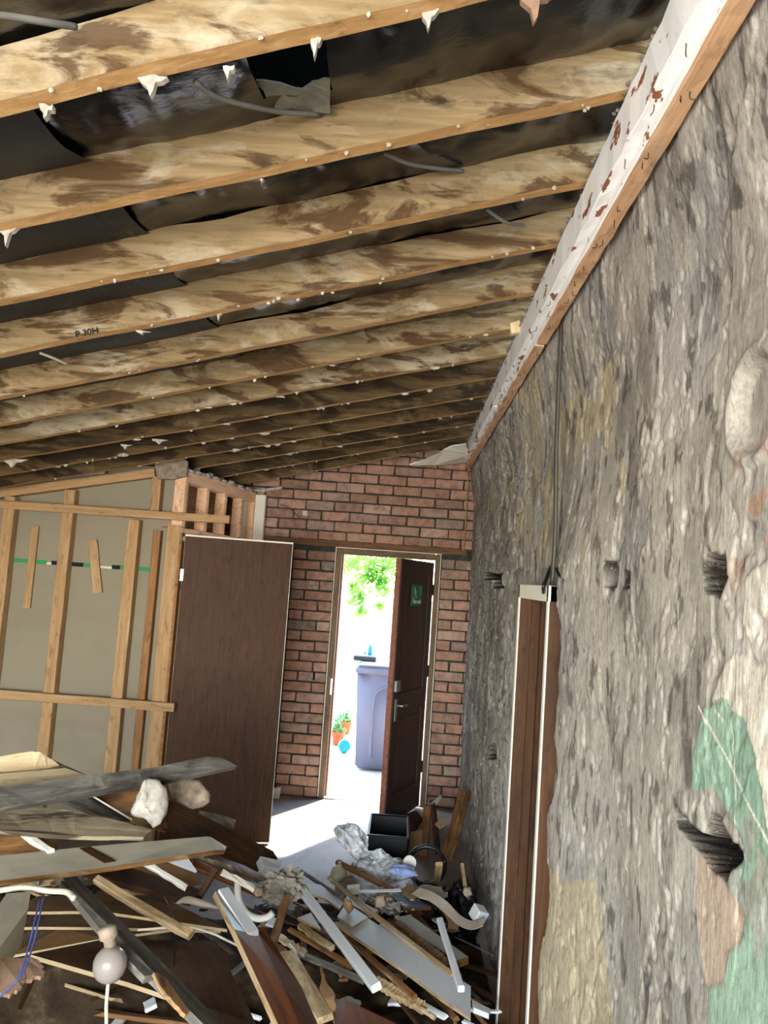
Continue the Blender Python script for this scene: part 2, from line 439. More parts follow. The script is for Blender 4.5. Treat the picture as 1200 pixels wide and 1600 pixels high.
def felt_sheet(name, x0, x1, y0, y1, mat, dz, hole=None, seed=0, amp=.028):
    nx = int((x1 - x0) / .02); ny = int((y1 - y0) / .016)
    X, Y = np.meshgrid(np.linspace(x0, x1, nx), np.linspace(y0, y1, ny), indexing='ij')
    sl = np.interp(Y, SX, SY)
    Z = 1.78 + H0 - sl * (.415 - X) + RD + .004 + dz
    ar = np.array([.4, .83] + arris + [6.4]) - RWD / 2
    # sag between rafters
    idx = np.clip(np.searchsorted(ar, Y) - 1, 0, len(ar) - 2)
    t = np.clip((Y - ar[idx]) / (ar[idx + 1] - ar[idx]), 0, 1)
    sag = np.sin(t * np.pi) ** .8
    bag = .012 + .045 * fbm(X * 1.7 + idx * 5.1 + seed, Y * .3 + 3 + idx * 2.3, 3)
    Z = Z - sag * bag + sag * (fbm(X * 9 + seed, Y * 4 + 7, 4) - .5) * amp * 2.2 + sag * (fbm(X * 22, Y * 16 + seed, 3) - .5) * .006
    Vv = np.stack([X, Y, Z], -1).reshape(-1, 3)
    i, j = np.meshgrid(np.arange(nx - 1), np.arange(ny - 1), indexing='ij'); i = i.ravel(); j = j.ravel()
    q = np.stack([i * ny + j, i * ny + j + 1, (i + 1) * ny + j + 1, (i + 1) * ny + j], -1)
    if hole:
        cx = (X[:-1, :-1] + .01).ravel(); cy = (Y[:-1, :-1] + .01).ravel()
        keep = ~((cx > hole[0]) & (cx < hole[1]) & (cy > hole[2]) & (cy < hole[3])); q = q[keep]
    me = bpy.data.meshes.new(name); me.from_pydata(Vv.tolist(), [], q.tolist()); me.update()
    return obj(name, me, mat, parent=ceil, smooth=True)
hA = PY(402, 105, 1.42); hB = PY(517, 130, 1.42)
felt_sheet('felt_sheet', -.78, .72, -.6, 6.34, FELT, 0, (hA.x, hB.x, 1.26, 1.50), 0)
felt_sheet('felt_sheet', -3.65, -.74, -.6, 6.34, FELTM, -.008, None, 5, .006)
# torn flap of felt hanging at the hole
fp = [PY(400, 126, 1.46), PY(440, 131, 1.47), PY(472, 140, 1.48), PY(488, 128, 1.47), PY(516, 124, 1.46), PY(516, 178, 1.56), PY(470, 172, 1.56), PY(424, 168, 1.55), PY(415, 150, 1.5)]
tag(slab('felt_flap', fp, .004, FELTG, ceil, rag=.004, nrag=2), 'grey torn flap of felt hanging at the hole')
for (x0, y0, Y0, x1, y1, Y1) in [(105, 352, 1.9, 152, 392, 1.95), (180, 430, 2.25, 232, 462, 2.3), (265, 505, 2.65, 295, 524, 2.7)]: pass

def rafter(k, Ya):
    x0, x1 = -3.62, .60 if k > 0 else .60
    L0 = x1 - x0; seg = 70
    old = k >= 7  # farther rafters take the darker wood
    V = []; Fc = []; mi = []
    R = random.Random(50 + k)
    sY = s_of(Ya); c = .004
    ph = R.uniform(0, 99)
    prof = [(-RWD + c, 0), (0 - c, 0), (0, c), (0, RD), (-RWD, RD), (-RWD, c)]   # (y rel. to far arris, z)
    us = np.linspace(0, 1, seg + 1)
    n1 = fbm(us * 26 + ph, us * 0 + k * 3.3 + 5, 4) - .5; n2 = fbm(us * 14 + ph + 50, us * 0 + k * 7.3 + 5, 4) - .5
    cx, cz = -1.5, zr(-1.5, Ya)
    for i, u in enumerate(us):
        x = x0 + u * L0; zb = zr(x, Ya)
        for q, (y, z) in enumerate(prof):
            dy = n2[i] * .012; dz = n1[i] * (.010 if q < 3 or q == 5 else .014)
            if q == 4: dz += max(0, n2[i]) * -.05
            V.append((x - cx, y + dy + RWD / 2, zb + z + dz - cz))
    for i in range(seg):
        for q in range(6):
            a = i * 6 + q; b = i * 6 + (q + 1) % 6; Fc.append((a, b, b + 6, a + 6)); mi.append(1 if q == 0 else 0)
    Fc.append((5, 4, 3, 2, 1, 0)); e = seg * 6; Fc.append(tuple(range(e, e + 6))); mi += [0, 0]
    me = pyd('rafter', V, Fc)
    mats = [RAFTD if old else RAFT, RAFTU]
    for m in mats: me.materials.append(m)
    me.polygons.foreach_set('material_index', mi)
    M = Matrix.Translation((cx, Ya - RWD / 2, cz))
    o = obj('rafter', me, mats, M, ceil)
    # plaster still stuck under it: crumbs joined in one mesh
    bm = bmesh.new()
    for j in range(16 if k > 2 else 8):
        x = R.uniform(-2.4, .35) if k > 3 else R.uniform(-.9, .35)
        sz = R.uniform(.0025, .006) * (1 + .12 * k if k < 9 else 1.5)
        p = Vector((x, Ya - R.uniform(0, RWD), zr(x, Ya) - sz * .3))
        r = bmesh.ops.create_icosphere(bm, subdivisions=1, radius=1)
        sx = R.choice([1, 1, 1.5, 3.2]) if k > 4 else 1
        for v in r['verts']: v.co = Vector((v.co.x * sz * sx * R.uniform(.7, 1.3), v.co.y * sz * .7 * R.uniform(.7, 1.3), v.co.z * sz * R.uniform(.6, 1.4))) + p
    cm = bm_me('plaster_crumbs', bm)
    tag(obj('plaster_crumbs', cm, CHALK, parent=o), kind='stuff')
    return o
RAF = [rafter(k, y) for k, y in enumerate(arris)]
def scrap(k, px, py, w_, h_, seed, Yoff=-.01, mat=None):
    p = PY(px, py, arris[k] + Yoff); R = random.Random(seed)
    bm = bmesh.new(); n = 9; vs_ = []
    out = [( -1, .8), (-.3, 1), (.4, .75), (1, .85), (.65, .35), (.2, .2), (.1, -.5), (-.1, -1), (-.35, -.2), (-.75, .2)]
    top = [bm.verts.new((x * w_ / 2 * R.uniform(.75, 1.15), -.004 * R.random(), z * h_ / 2 * R.uniform(.75, 1.15))) for x, z in out]
    f = bm.faces.new(top); r = bmesh.ops.extrude_face_region(bm, geom=[f])
    for v in r['geom']:
        if isinstance(v, bmesh.types.BMVert): v.co.y += .012
    bmesh.ops.triangulate(bm, faces=[q for q in bm.faces if len(q.verts) > 4])
    obj('plaster_scrap', bm_me('plaster_scrap', bm), mat or CHALK, Matrix.Translation(p), RAF[k])
for a in [(0, 72, 175, .03, .03, 1), (0, 238, 134, .05, .045, 2), (0, 357, 114, .024, .03, 3), (0, 493, 73, .022, .04, 4), (0, 671, 30, .03, .05, 5),
          (0, 42, 155, .014, .02, 6), (1, 12, 366, .05, .05, 8), (1, 409, 283, .008, .014, 9),
          (3, 342, 494, .02, .03, 10), (3, 222, 520, .05, .016, 11), (7, 20, 724, .16, .06, 12), (7, 250, 690, .1, .03, 13), (7, 196, 698, .07, .03, 14)]: scrap(*a)
scrap(0, 838, 8, .065, .075, 7, -.02, PINKP)
tag(obj('pencil_mark', (lambda m_: m_)(text_me('P 30H', .03)), BLACKS, Matrix.Translation(PY(136, 524, arris[3] - RWD - .009)) @ Matrix.Rotation(math.pi / 2, 4, 'X') @ Matrix.Rotation(.25, 4, 'Z'), RAF[3]), 'dark handwritten mark')
# ceiling board remnants near the back wall
rp = [PY(640, 727, 5.9), PY(675, 716, 5.95), PY(705, 698, 5.75), PY(728, 694, 5.6), PY(730, 712, 5.9), PY(735, 722, 6.15), PY(690, 727, 6.15)]
tag(slab('plasterboard_remnant', rp, .01, CREAMP, ceil, rag=.012, nrag=3), 'white scrap of ceiling board left by the beam end')
tag(slab('timber_packer', [PY(797, 505, 3.15), PY(812, 500, 3.15), PY(813, 519, 3.15), PY(799, 521, 3.15)], .03, PALEW, ceil), 'small pale block at a rafter end')
# loose cables under the felt
for i, (pts, r, lb) in enumerate([
    ([PY(-20, 22, 1.0), PY(30, 28, 1.03), PY(80, 36, 1.06), PY(118, 42, 1.1)], .0055, 'grey cable in the top left corner above the nearest rafter'),
    ([PY(305, 128, 1.3), PY(340, 152, 1.36), PY(400, 168, 1.44), PY(440, 175, 1.5), PY(500, 179, 1.58)], .0055, 'grey cable drooping across the torn felt behind the nearest rafter'),
    ([PY(600, 240, 1.75), PY(640, 256, 1.82), PY(690, 264, 1.9), PY(722, 267, 1.96)], .0055, 'grey cable looping between the second and third rafters'),
    ([PY(760, 327, 2.1), PY(785, 345, 2.15), PY(800, 350, 2.2), PY(818, 352, 2.3)], .005, 'short grey cable hanging between the third and fourth rafters'),
    ([PY(62, 551, 2.5), PY(85, 560, 2.55), PY(105, 569, 2.62)], .005, 'pale thin cable between rafters at the left edge')]):
    tube('ceiling_cable', pts, r, CABLE if i < 4 else CREAMT, label=lb, cat='cable')

# ------------------------------------------------------------------ wall plate beam (stepped painted profile)
trim = tag(empty('trim_1', (.45, 3, 2.75)), kind='structure')
ez = 1.78
def beam_piece(name, x0, x1, h0, h1, y0, y1, mat, seg, rough, ragged_top=0, lab=None):
    me = plank_me(name, y1 - y0, x1 - x0, h1 - h0, seg=seg, rough=rough, jag=(0, .05), seed=int(y0 * 91 + h0 * 1000))
    M = Matrix(((0, -1, 0, (x0 + x1) / 2), (1, 0, 0, (y0 + y1) / 2), (0, 0, 1, ez + (h0 + h1) / 2), (0, 0, 0, 1)))
    return tag(obj(name, me, mat, M, trim), lab)
beam_piece('timber_plate', .452, .60, 1.02, 1.14, .3, 6.28, BEAMO, 60, .002)
beam_piece('painted_board', .415, .452, .965, 1.085, .3, 4.1, BEAMW, 60, .002)
beam_piece('painted_board', .418, .454, .966, 1.083, 4.11, 5.95, BEAMW, 30, .003)
beam_piece('painted_bead', .441, .462, .938, .966, .3, 4.0, BEAMW, 50, .0015)
beam_piece('painted_bead', .443, .462, .940, .966, 4.02, 5.4, BEAMW, 24, .0025)
beam_piece('batten', .446, .487, .930, 1.02, .3, 2.9, BEAMO, 36, .002)
beam_piece('batten', .444, .484, .932, 1.02, 2.91, 6.22, BEAMO, 40, .003)
# bent nails left in the timber
nail = tube_me('nail', spline([(0, 0, 0), (0, 0, -.012), (.004, .002, -.016), (.012, .004, -.016)], 3), .0011, 5)
nail.materials.append(STEEL)
R = random.Random(3)
for i in range(34):
    y = 1.3 + 3.6 * (i / 34) ** 1.3 + R.uniform(-.04, .04)
    x, h = R.choice([(.466, .930), (.455, .931), (.43, .965)])
    o = bpy.data.objects.new('nail', nail); place(o, Matrix.Translation((x, y, ez + h)) @ Matrix.Rotation(R.uniform(0, 6.28), 4, 'Z'), trim)
# rubble edge on top of the beam board
bm = bmesh.new()
for i in range(240):
    y = R.uniform(.9, 6.1); r = bmesh.ops.create_icosphere(bm, subdivisions=1, radius=R.uniform(.002, .007))
    bmesh.ops.translate(bm, verts=r['verts'], vec=(R.uniform(.409, .425), y, ez + 1.088 + R.uniform(-.004, .012)))
tag(obj('mortar_crumbs', bm_me('mortar_crumbs', bm), FLUFF, parent=trim), kind='stuff')

# ------------------------------------------------------------------ right wall (stone + old render), opening for the inner doorway
DY0, DY1, DZ = 2.585, 3.255, 1.795
wr = tag(empty('wall_right', (XW, 3, 0)), kind='structure')
ys = .45 * np.exp(np.linspace(0, math.log(6.34 / .45), 960)); zs = np.linspace(-.02, 2.90, 600)
Yg, Zg = np.meshgrid(ys, zs, indexing='ij')
def poly_mask(pix, wob=.012, soft=.006, X=XW - .01, fr=14.0, seed=0):
    P = [PX(px, py, X) for px, py in pix]; py = np.array([p.y for p in P]); pz = np.array([p.z for p in P])
    yy = Yg + (fbm(Yg * fr + seed, Zg * fr + 3, 4) - .5) * wob * 2.4; zz = Zg + (fbm(Yg * fr + 31 + seed, Zg * fr + 77, 4) - .5) * wob * 2.4
    ins = np.zeros(Yg.shape, bool); dist = np.full(Yg.shape, 9.0)
    for i in range(len(P)):
        y0, z0 = py[i], pz[i]; y1, z1 = py[(i + 1) % len(P)], pz[(i + 1) % len(P)]
        cr = ((z0 > zz) != (z1 > zz)) & (yy < (y1 - y0) * (zz - z0) / (z1 - z0 + 1e-9) + y0); ins ^= cr
        dy, dz = y1 - y0, z1 - z0; t = np.clip(((yy - y0) * dy + (zz - z0) * dz) / (dy * dy + dz * dz + 1e-12), 0, 1)
        dist = np.minimum(dist, np.hypot(yy - y0 - t * dy, zz - z0 - t * dz))
    return ss(-soft, soft, np.where(ins, dist, -dist))
base = XW + .0 * Yg
lump = (fbm(Yg * 2.1, Zg * 2.1 + 5, 3) - .5)
mid = (fbm(Yg * 7 + 9, Zg * 7, 5) - .5)
fine = (fbm(Yg * 42 + 3, Zg * 42, 4) - .5)
stone = np.abs(fbm(Yg * 8 + 40, Zg * 11 + 11, 3) - .5)           # rubble joints
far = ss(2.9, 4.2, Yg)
d = lump * .030 + mid * .0045 + fine * (.0014 + .006 * far) + (.5 - ss(0, .09, stone)) * (.0004 + .014 * far) - .045 * ss(1.9, 2.5, Yg) * ss(DY0 + .1, DY0, Yg) * ss(2.2, 1.8, Zg)
# flaked-off render: plates with sharp edges
pl = fbm(Yg * 3.2 + 71, Zg * 2.6 + 13, 5); plate = ss(.50, .515, pl); pl2 = ss(.53, .545, fbm(Yg * 6.1 + 21, Zg * 4.6 + 33, 5))
d = d - plate * .004 - pl2 * .0025
pits = ss(.63, .70, fbm(Yg * 24 + 2, Zg * 15 + 60, 4)); d = d + pits * .004
green = poly_mask([(1097, 1107), (1130, 1090), (1140, 1105), (1162, 1130), (1178, 1178), (1183, 1190), (1191, 1232), (1197, 1295), (1215, 1330), (1300, 1420), (1300, 1800), (1090, 1800), (1107, 1600), (1105, 1547), (1131, 1542), (1136, 1490), (1152, 1474), (1160, 1432), (1131, 1385), (1131, 1348), (1152, 1343), (1158, 1327), (1152, 1298), (1136, 1272), (1123, 1251), (1110, 1232), (1078, 1232), (1081, 1180)], .005, .002)
cream = poly_mask([(1107, 1095), (1118, 1060), (1130, 1035), (1150, 1022), (1180, 1038), (1215, 1030), (1300, 1000), (1300, 1400), (1215, 1330), (1197, 1295), (1191, 1232), (1178, 1178), (1162, 1130), (1140, 1105), (1130, 1090)], .005, .002)
cream2 = poly_mask([(1165, 900), (1210, 870), (1300, 860), (1300, 1010), (1200, 1035), (1180, 1030), (1160, 970)], .012, .003)
smooth = poly_mask([(1145, 330), (1300, 260), (1300, 800), (1150, 820), (1115, 720), (1130, 560)], .012, .004)
beige = poly_mask([(1083, 1340), (1110, 1330), (1131, 1385), (1160, 1432), (1152, 1474), (1136, 1490), (1131, 1542), (1105, 1547), (1092, 1480), (1085, 1420)], .005, .002)
yell = poly_mask([(862, 1290), (880, 1370), (930, 1380), (936, 1450), (945, 1500), (955, 1640), (836, 1640), (845, 1480)], .02, .006)
yell2 = poly_mask([(755, 640), (870, 500), (960, 520), (975, 700), (950, 820), (890, 900), (760, 820)], .1, .06)
d = d - green * .006 - cream * .007 - cream2 * .006 - smooth * .006 - beige * .003
flatten = np.maximum.reduce([green, cream, smooth, beige]) * .75
d = d * (1 - flatten * .5)
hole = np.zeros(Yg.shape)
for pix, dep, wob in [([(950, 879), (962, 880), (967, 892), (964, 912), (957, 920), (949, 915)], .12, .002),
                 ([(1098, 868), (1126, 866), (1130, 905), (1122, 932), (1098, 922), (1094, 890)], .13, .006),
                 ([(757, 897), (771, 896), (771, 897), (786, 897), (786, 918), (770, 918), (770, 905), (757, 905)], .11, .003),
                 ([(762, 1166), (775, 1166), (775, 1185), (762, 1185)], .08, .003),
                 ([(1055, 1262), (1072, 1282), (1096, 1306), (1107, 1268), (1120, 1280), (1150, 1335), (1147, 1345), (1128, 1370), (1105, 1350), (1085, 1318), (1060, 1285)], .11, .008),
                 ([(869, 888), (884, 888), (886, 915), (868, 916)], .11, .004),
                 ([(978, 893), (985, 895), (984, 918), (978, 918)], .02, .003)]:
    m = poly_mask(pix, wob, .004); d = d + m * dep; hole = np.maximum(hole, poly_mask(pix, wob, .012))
# shallow bowl with a rim at the right edge
pb = PX(1182, 632, XW); rb = np.hypot(Yg - pb.y, (Zg - pb.z)) / .085
d = d + ss(1.0, .75, rb) * .022 - np.exp(-((rb - 1.1) / .12) ** 2) * .008
# scored lines through the green paint
def line_mask(a, b, wdt):
    A = PX(*a, XW); B = PX(*b, XW); dy, dz = B.y - A.y, B.z - A.z
    t = np.clip(((Yg - A.y) * dy + (Zg - A.z) * dz) / (dy * dy + dz * dz), 0, 1)
    return ss(wdt, wdt * .5, np.hypot(Yg - A.y - t * dy, Zg - A.z - t * dz) + (fbm(Yg * 60, Zg * 60, 2) - .5) * wdt * .8)
scr = np.maximum.reduce([line_mask((1098, 1105), (1210, 1320), .0035), line_mask((1145, 1100), (1158, 1310), .0025), line_mask((1123, 1111), (1135, 1127), .002), line_mask((1058, 910), (1067, 1005), .0025), line_mask((1075, 1060), (1095, 990), .002)])
# broken edge of the render beside the near jamb of the inner doorway
edge = ss(DY0 - .02, DY0 - .03, Yg + (fbm(Zg * 5 + 3, Yg * 2, 4) - .5) * .16 + .055)
brk = (1 - edge) * ss(DY0 + .05, DY0, Yg) * ss(DZ + .12, DZ, Zg)
d = d + brk * .028
top = ss(2.35, 2.78, Zg)
d = d - top * .055
Xg = base + d
# colour of the surface layers
def C(h): return np.array(lin(h)[:3])
def mixc(a, b, m): return a * (1 - m[..., None]) + b * m[..., None]
colr = np.zeros(Yg.shape + (3,)) + C('#a8a39b')
colr = mixc(colr, C('#928e88'), ss(.42, .62, fbm(Yg * 4.3 + 5, Zg * 3.1, 5)))
colr = mixc(colr, C('#b2aca2'), ss(.54, .66, fbm(Yg * 5.6 + 55, Zg * 3.3 + 9, 5)) * .9)
colr = mixc(colr, C('#b8a986'), ss(.50, .62, fbm(Yg * 6.6 + 15, Zg * 4.3 + 29, 5)) * (.12 + .7 * yell2))
colr = mixc(colr, C('#aaa192'), plate * .4)
colr = mixc(colr, C('#6e675e'), ss(.57, .70, fbm(Yg * 9 + 25, Zg * 4 + 59, 6)) * .55)
colr = mixc(colr, C('#4a4540'), ss(.64, .70, fbm(Yg * 30 + 25, Zg * 13 + 9, 4)) * .7)
colr = mixc(colr, C('#c4bcad'), ss(.62, .74, fbm(Yg * 25 + 85, Zg * 10 + 19, 5)) * .45)
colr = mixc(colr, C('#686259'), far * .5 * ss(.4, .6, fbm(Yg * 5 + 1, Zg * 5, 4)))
colr = mixc(colr, C('#a29b90'), smooth * .8)
colr = mixc(colr, C('#a47a62'), ss(.58, .66, fbm(Yg * 17 + 205, Zg * 17 + 9, 3)) * ss(.2, .05, np.hypot(Yg - 1.22, Zg - 1.92)) * .7)
colr = mixc(colr, C('#b8a98a'), yell * .75)
colr = mixc(colr, C('#c9c1b1'), np.maximum(cream, cream2 * .7))
colr = mixc(colr, C('#b09d8a'), beige)
gcol = C('#8ba590') + (fbm(Yg * 8, Zg * 8 + 4, 4)[..., None] - .5) * np.array([.10, .08, .08])
gm = green * (1 - .75 * ss(.60, .68, fbm(Yg * 11 + 8, Zg * 8 + 14, 4)))
colr = colr * (1 - gm[..., None]) + gcol * gm[..., None]
colr = mixc(colr, C('#dedacb'), scr)
colr = mixc(colr, C('#2b2622'), np.clip(hole * 3, 0, 1))  # shade painted into the wall holes, near-black out past their rims
colr = mixc(colr, C('#5a4a38'), brk * .7)
ny, nz = Yg.shape
V = np.stack([Xg - XW, Yg - 3, Zg], -1).reshape(-1, 3)
i, j = np.meshgrid(np.arange(ny - 1), np.arange(nz - 1), indexing='ij')
yc = .5 * (Yg[:-1, :-1] + Yg[1:, 1:]); zc = Zg[:-1, :-1] + .0025
keep = ~((yc > DY0) & (yc < DY1) & (zc < DZ))
i = i[keep]; j = j[keep]
q = np.stack([i * nz + j, i * nz + j + 1, (i + 1) * nz + j + 1, (i + 1) * nz + j], -1).astype(np.int32)
me = bpy.data.meshes.new('stone_face'); me.vertices.add(len(V)); me.vertices.foreach_set('co', V.ravel().astype(np.float32))
me.loops.add(q.size); me.loops.foreach_set('vertex_index', q.ravel()); me.polygons.add(len(q))
me.polygons.foreach_set('loop_start', np.arange(0, q.size, 4, dtype=np.int32)); me.polygons.foreach_set('loop_total', np.full(len(q), 4, np.int32))
me.update(calc_edges=True)
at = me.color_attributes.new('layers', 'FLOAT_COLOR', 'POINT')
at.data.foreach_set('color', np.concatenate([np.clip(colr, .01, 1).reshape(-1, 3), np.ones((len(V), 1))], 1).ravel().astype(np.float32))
s = NT('old_render_wall')
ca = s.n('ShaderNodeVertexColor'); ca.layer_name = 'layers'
n1 = s.noise(s.map((80, 80, 45), False), 1, 8, .75); n2 = s.noise(s.map((210, 210, 110), False), 1, 4, .7)
n3 = s.noise(s.map((26, 26, 14), False), 1, 6, .7, .6)
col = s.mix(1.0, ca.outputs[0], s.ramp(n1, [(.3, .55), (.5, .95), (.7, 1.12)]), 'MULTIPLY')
n4 = s.noise(s.map((120, 120, 11), False), 1, 6, .7, .3)
col = s.mix(1.0, col, s.ramp(n4, [(.32, .74), (.5, 1.02), (.68, 1.18)]), 'MULTIPLY')
col = s.mix(s.ramp(n2, [(.60, 0.0), (.70, .4)]), col, '#cdc6ba')
col = s.mix(s.ramp(n3, [(.62, 0.0), (.74, .4)]), col, '#58524b')
mx = s.n('ShaderNodeMath'); mx.operation = 'ADD'; s.l(n1, mx.inputs[0]); s.l(n4, mx.inputs[1])
s.bump(mx.outputs[0], .5, .004)
STONEW = s.fin(col, .95, .12)
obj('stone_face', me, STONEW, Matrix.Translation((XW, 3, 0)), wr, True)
# the wall's body beyond its visible face
box('wall_core', (XW + .18, -2.3, 0), (XW + .35, DY0 - .06, 2.9), RENDERW, wr)
box('wall_core', (XW + .16, DY1 + .02, 0), (XW + .35, 6.5, 2.9), RENDERW, wr)
box('wall_core', (XW + .16, DY0 - .06, DZ + .02), (XW + .35, DY1 + .02, 2.9), RENDERW, wr)
box('wall_face', (XW - .01, -2.3, 0), (XW + .19, .46, 2.9), RENDERW, wr)
# rubble stones showing through in the far half of the wall
SM = [blob_me('stone', 1, (.5, 1, 1), .25, 1.2, k + 3) for k in range(5)]
s = NT('rubble_stone')
n1 = s.noise(s.map((30, 30, 30)), 1, 6, .7)
a = s.ramp(s.oi.outputs['Random'], [(0, '#6c655c'), (.35, '#857c6f'), (.6, '#9a907e'), (.85, '#a49268'), (1, '#77706a')])
col = s.mix(1.0, a, s.ramp(n1, [(.3, .55), (.6, 1.0)]), 'MULTIPLY'); s.bump(n1, .6, .01); RSTONE = s.fin(col, .95, .1)
for m_ in SM: m_.materials.append(RSTONE); m_.polygons.foreach_set('use_smooth', [True] * len(m_.polygons))
R = random.Random(11); done = []
def wall_x(y, z): return float(Xg[min(np.searchsorted(ys, y), ny - 1), min(max(int((z + .02) / (2.92) * (nz - 1)), 0), nz - 1)])
tries = 0
while len(done) < 150 and tries < 4000:
    tries += 1
    y = R.uniform(3.42, 6.2); z = R.uniform(.2, 2.5); ry = R.uniform(.03, .075); rz = R.uniform(.022, .05)
    if any(abs(y - a) < (ry + c) * .8 and abs(z - b) < (rz + e) * .8 for a, b, c, e in done): continue
    if 3.9 < y < 4.3 and 1.7 < z < 1.95: continue
    done.append((y, z, ry, rz))
    o = bpy.data.objects.new('stone', R.choice(SM))
    place(o, Matrix.Translation((wall_x(y, z) + .012, y, z)) @ Matrix.Rotation(R.uniform(-.3, .3), 4, 'X') @ Matrix.Diagonal((.03, ry, rz, 1)), wr)
# two conduits running down from the beam to the doorway head
for dx in (0, .016):
    a = PX(885, 485, .515 - 0); tube('wall_conduit', [(.50, a.y + dx, 2.72), (.505, a.y + dx, 2.3), (.515, a.y - .005 + dx, 1.98), (.512, a.y - .01 + dx, 1.80)], .0062, CABLED,
         label=('dark cable running down the stone wall above the doorway, nearer the back' if dx else 'dark cable running down the stone wall above the doorway, nearer the camera'), cat='cable')
tube('cable_end', [(.515, 2.74, 1.86), (.50, 2.68, 1.845), (.485, 2.63, 1.82), (.47, 2.60, 1.79), (.478, 2.64, 1.77)], .006, BLACKR, label='black cable ends bunched at the top of the inner doorway', cat='cable')
tube('cable_end', [(.52, 2.60, 1.835), (.50, 2.55, 1.85), (.50, 2.49, 1.83), (.525, 2.44, 1.80)], .006, BLACKR, label='black cable loop resting on the broken render beside the doorway', cat='cable')
tube('corner_cable', [(.47, 6.24, 2.70), (.475, 6.25, 2.3), (.47, 6.25, 2.05)], .006, LATHW, label='thin brown cable hanging from the beam end in the corner', cat='cable')

# ------------------------------------------------------------------ inner doorway lining in the right wall
d2 = tag(empty('door_2', (.55, 2.92, 0)), kind='structure')
LX = .485
def lin_part(name, lo, hi, mat, bev=.002): return box(name, lo, hi, mat, d2, bev)
lin_part('jamb', (LX + .006, DY1 - .032, 0), (LX + .135, DY1, DZ), LINING)
lin_part('jamb', (LX + .006, DY0, 0), (LX + .135, DY0 + .028, DZ), LINING)
lin_part('painted_edge', (LX, DY1 - .034, 0), (LX + .006, DY1 + .002, DZ), CREAMP)
lin_part('painted_edge', (LX, DY0 - .002, 0), (LX + .006, DY0 + .03, DZ), CREAMP)
lin_part('door_stop', (LX + .052, DY1 - .046, 0), (LX + .088, DY1 - .032, DZ - .05), LINING)
lin_part('door_stop', (LX + .040, DY0 + .028, 0), (LX + .088, DY0 + .042, DZ - .05), LINING)
lin_part('head', (LX, DY0 + .0, DZ - .055), (LX + .135, DY1 - .0, DZ), CREAMP)
# side room beyond
sr = tag(empty('wall_side_room', (1.5, 3, 0)), kind='structure')
box('side_wall', (1.9, 2.0, -.1), (2.0, 6.4, 2.6), RENDERW, sr)
box('side_wall', (.92, 4.3, -.1), (2.0, 4.4, 2.6), RENDERW, sr)
box('side_wall', (.92, 1.9, -.1), (2.0, 2.0, 2.6), RENDERW, sr)
box('side_ceiling', (.9, 1.9, 2.5), (2.0, 4.4, 2.6), RENDERW, sr)
box('side_floor', (.60, 1.9, -.12), (2.0, 4.4, 0), CONC, sr)

# ------------------------------------------------------------------ back wall : mortar body + bricks
OX0, OX1, OZ = -.566, .298, 2.015            # opening in the brickwork
wb = tag(empty('wall_back', (-.3, YB, 0)), kind='structure')
YM = YB + .008
for lo, hi in [((-3.6, YM, 0), (OX0, YB + .22, 3.05)), ((OX1, YM, 0), (.72, YB + .22, 3.05)), ((OX0, YM, OZ), (OX1, YB + .22, 3.05))]:
    box('mortar_core', lo, hi, MORTAR, wb)
BL, BH, BD, JT = .222, .070, .05, .012
def brick_me(L, seed):
    R = random.Random(seed); bm = bmesh.new(); bmesh.ops.create_cube(bm, size=1)
    for v in bm.verts: v.co = Vector((v.co.x * L, v.co.y * BD, v.co.z * BH))
    bmesh.ops.bevel(bm, geom=bm.edges[:], offset=.005, segments=1, affect='EDGES')
    for v in bm.verts: v.co += Vector((R.uniform(-.003, .003), R.uniform(-.003, .003), R.uniform(-.003, .003)))
    m_ = bm_me('brick', bm); m_.materials.append(BRICK); return m_
BMF = [brick_me(BL, k) for k in range(5)]; BMH = [brick_me(BL / 2 - .006, k + 20) for k in range(3)]; BMQ = [brick_me(BL * .72, k + 30) for k in range(3)]
def brick(xc, zc, kind):
    me = R.choice({'f': BMF, 'h': BMH, 'q': BMQ}[kind])
    o = bpy.data.objects.new('brick', me)
    place(o, Matrix.Translation((xc, YB + BD / 2 - .006 + R.uniform(-.003, .004), zc)) @ Euler((R.uniform(-.02, .02), R.uniform(-.012, .012), R.uniform(-.015, .015))).to_matrix().to_4x4(), wb)
R = random.Random(21)
pitch = BH + JT
# above the lintel
for c in range(12):
    z = 2.095 + c * pitch
    x = -1.30 - (BL + JT) / 2 * (c % 2) + R.uniform(-.01, .01)
    while x < .62:
        if z < zr(x, 6.2) + .12: brick(x, z, 'f')
        x += BL + JT
# either side of the doorway
for c in range(25):
    z = .045 + c * pitch
    if z > 2.0: break
    odd = c % 2; x = OX0 - .006
    seq = ['f', 'h', 'f', 'f'] if odd else ['h', 'f', 'f', 'h']
    for kd in seq:
        Lk = {'f': BL, 'h': BL / 2 - .006, 'q': BL * .72}[kd]
        if c == 1 and kd == 'h' and not odd: x -= Lk + JT; continue
        brick(x - Lk / 2, z, kd); x -= Lk + JT
    x = OX1 + .006
    for kd in (['f', 'h'] if not odd else ['h', 'f']):
        Lk = {'f': BL, 'h': BL / 2 - .006}[kd]; brick(x + Lk / 2, z, kd); x += Lk + JT
tl = tag(plank('trim_2', (-1.25, YB - .004, 2.036), (.50, YB - .004, 2.036), .036, .05, LINTEL, n=(0, 0, 1), seg=24, rough=.004), kind='structure')
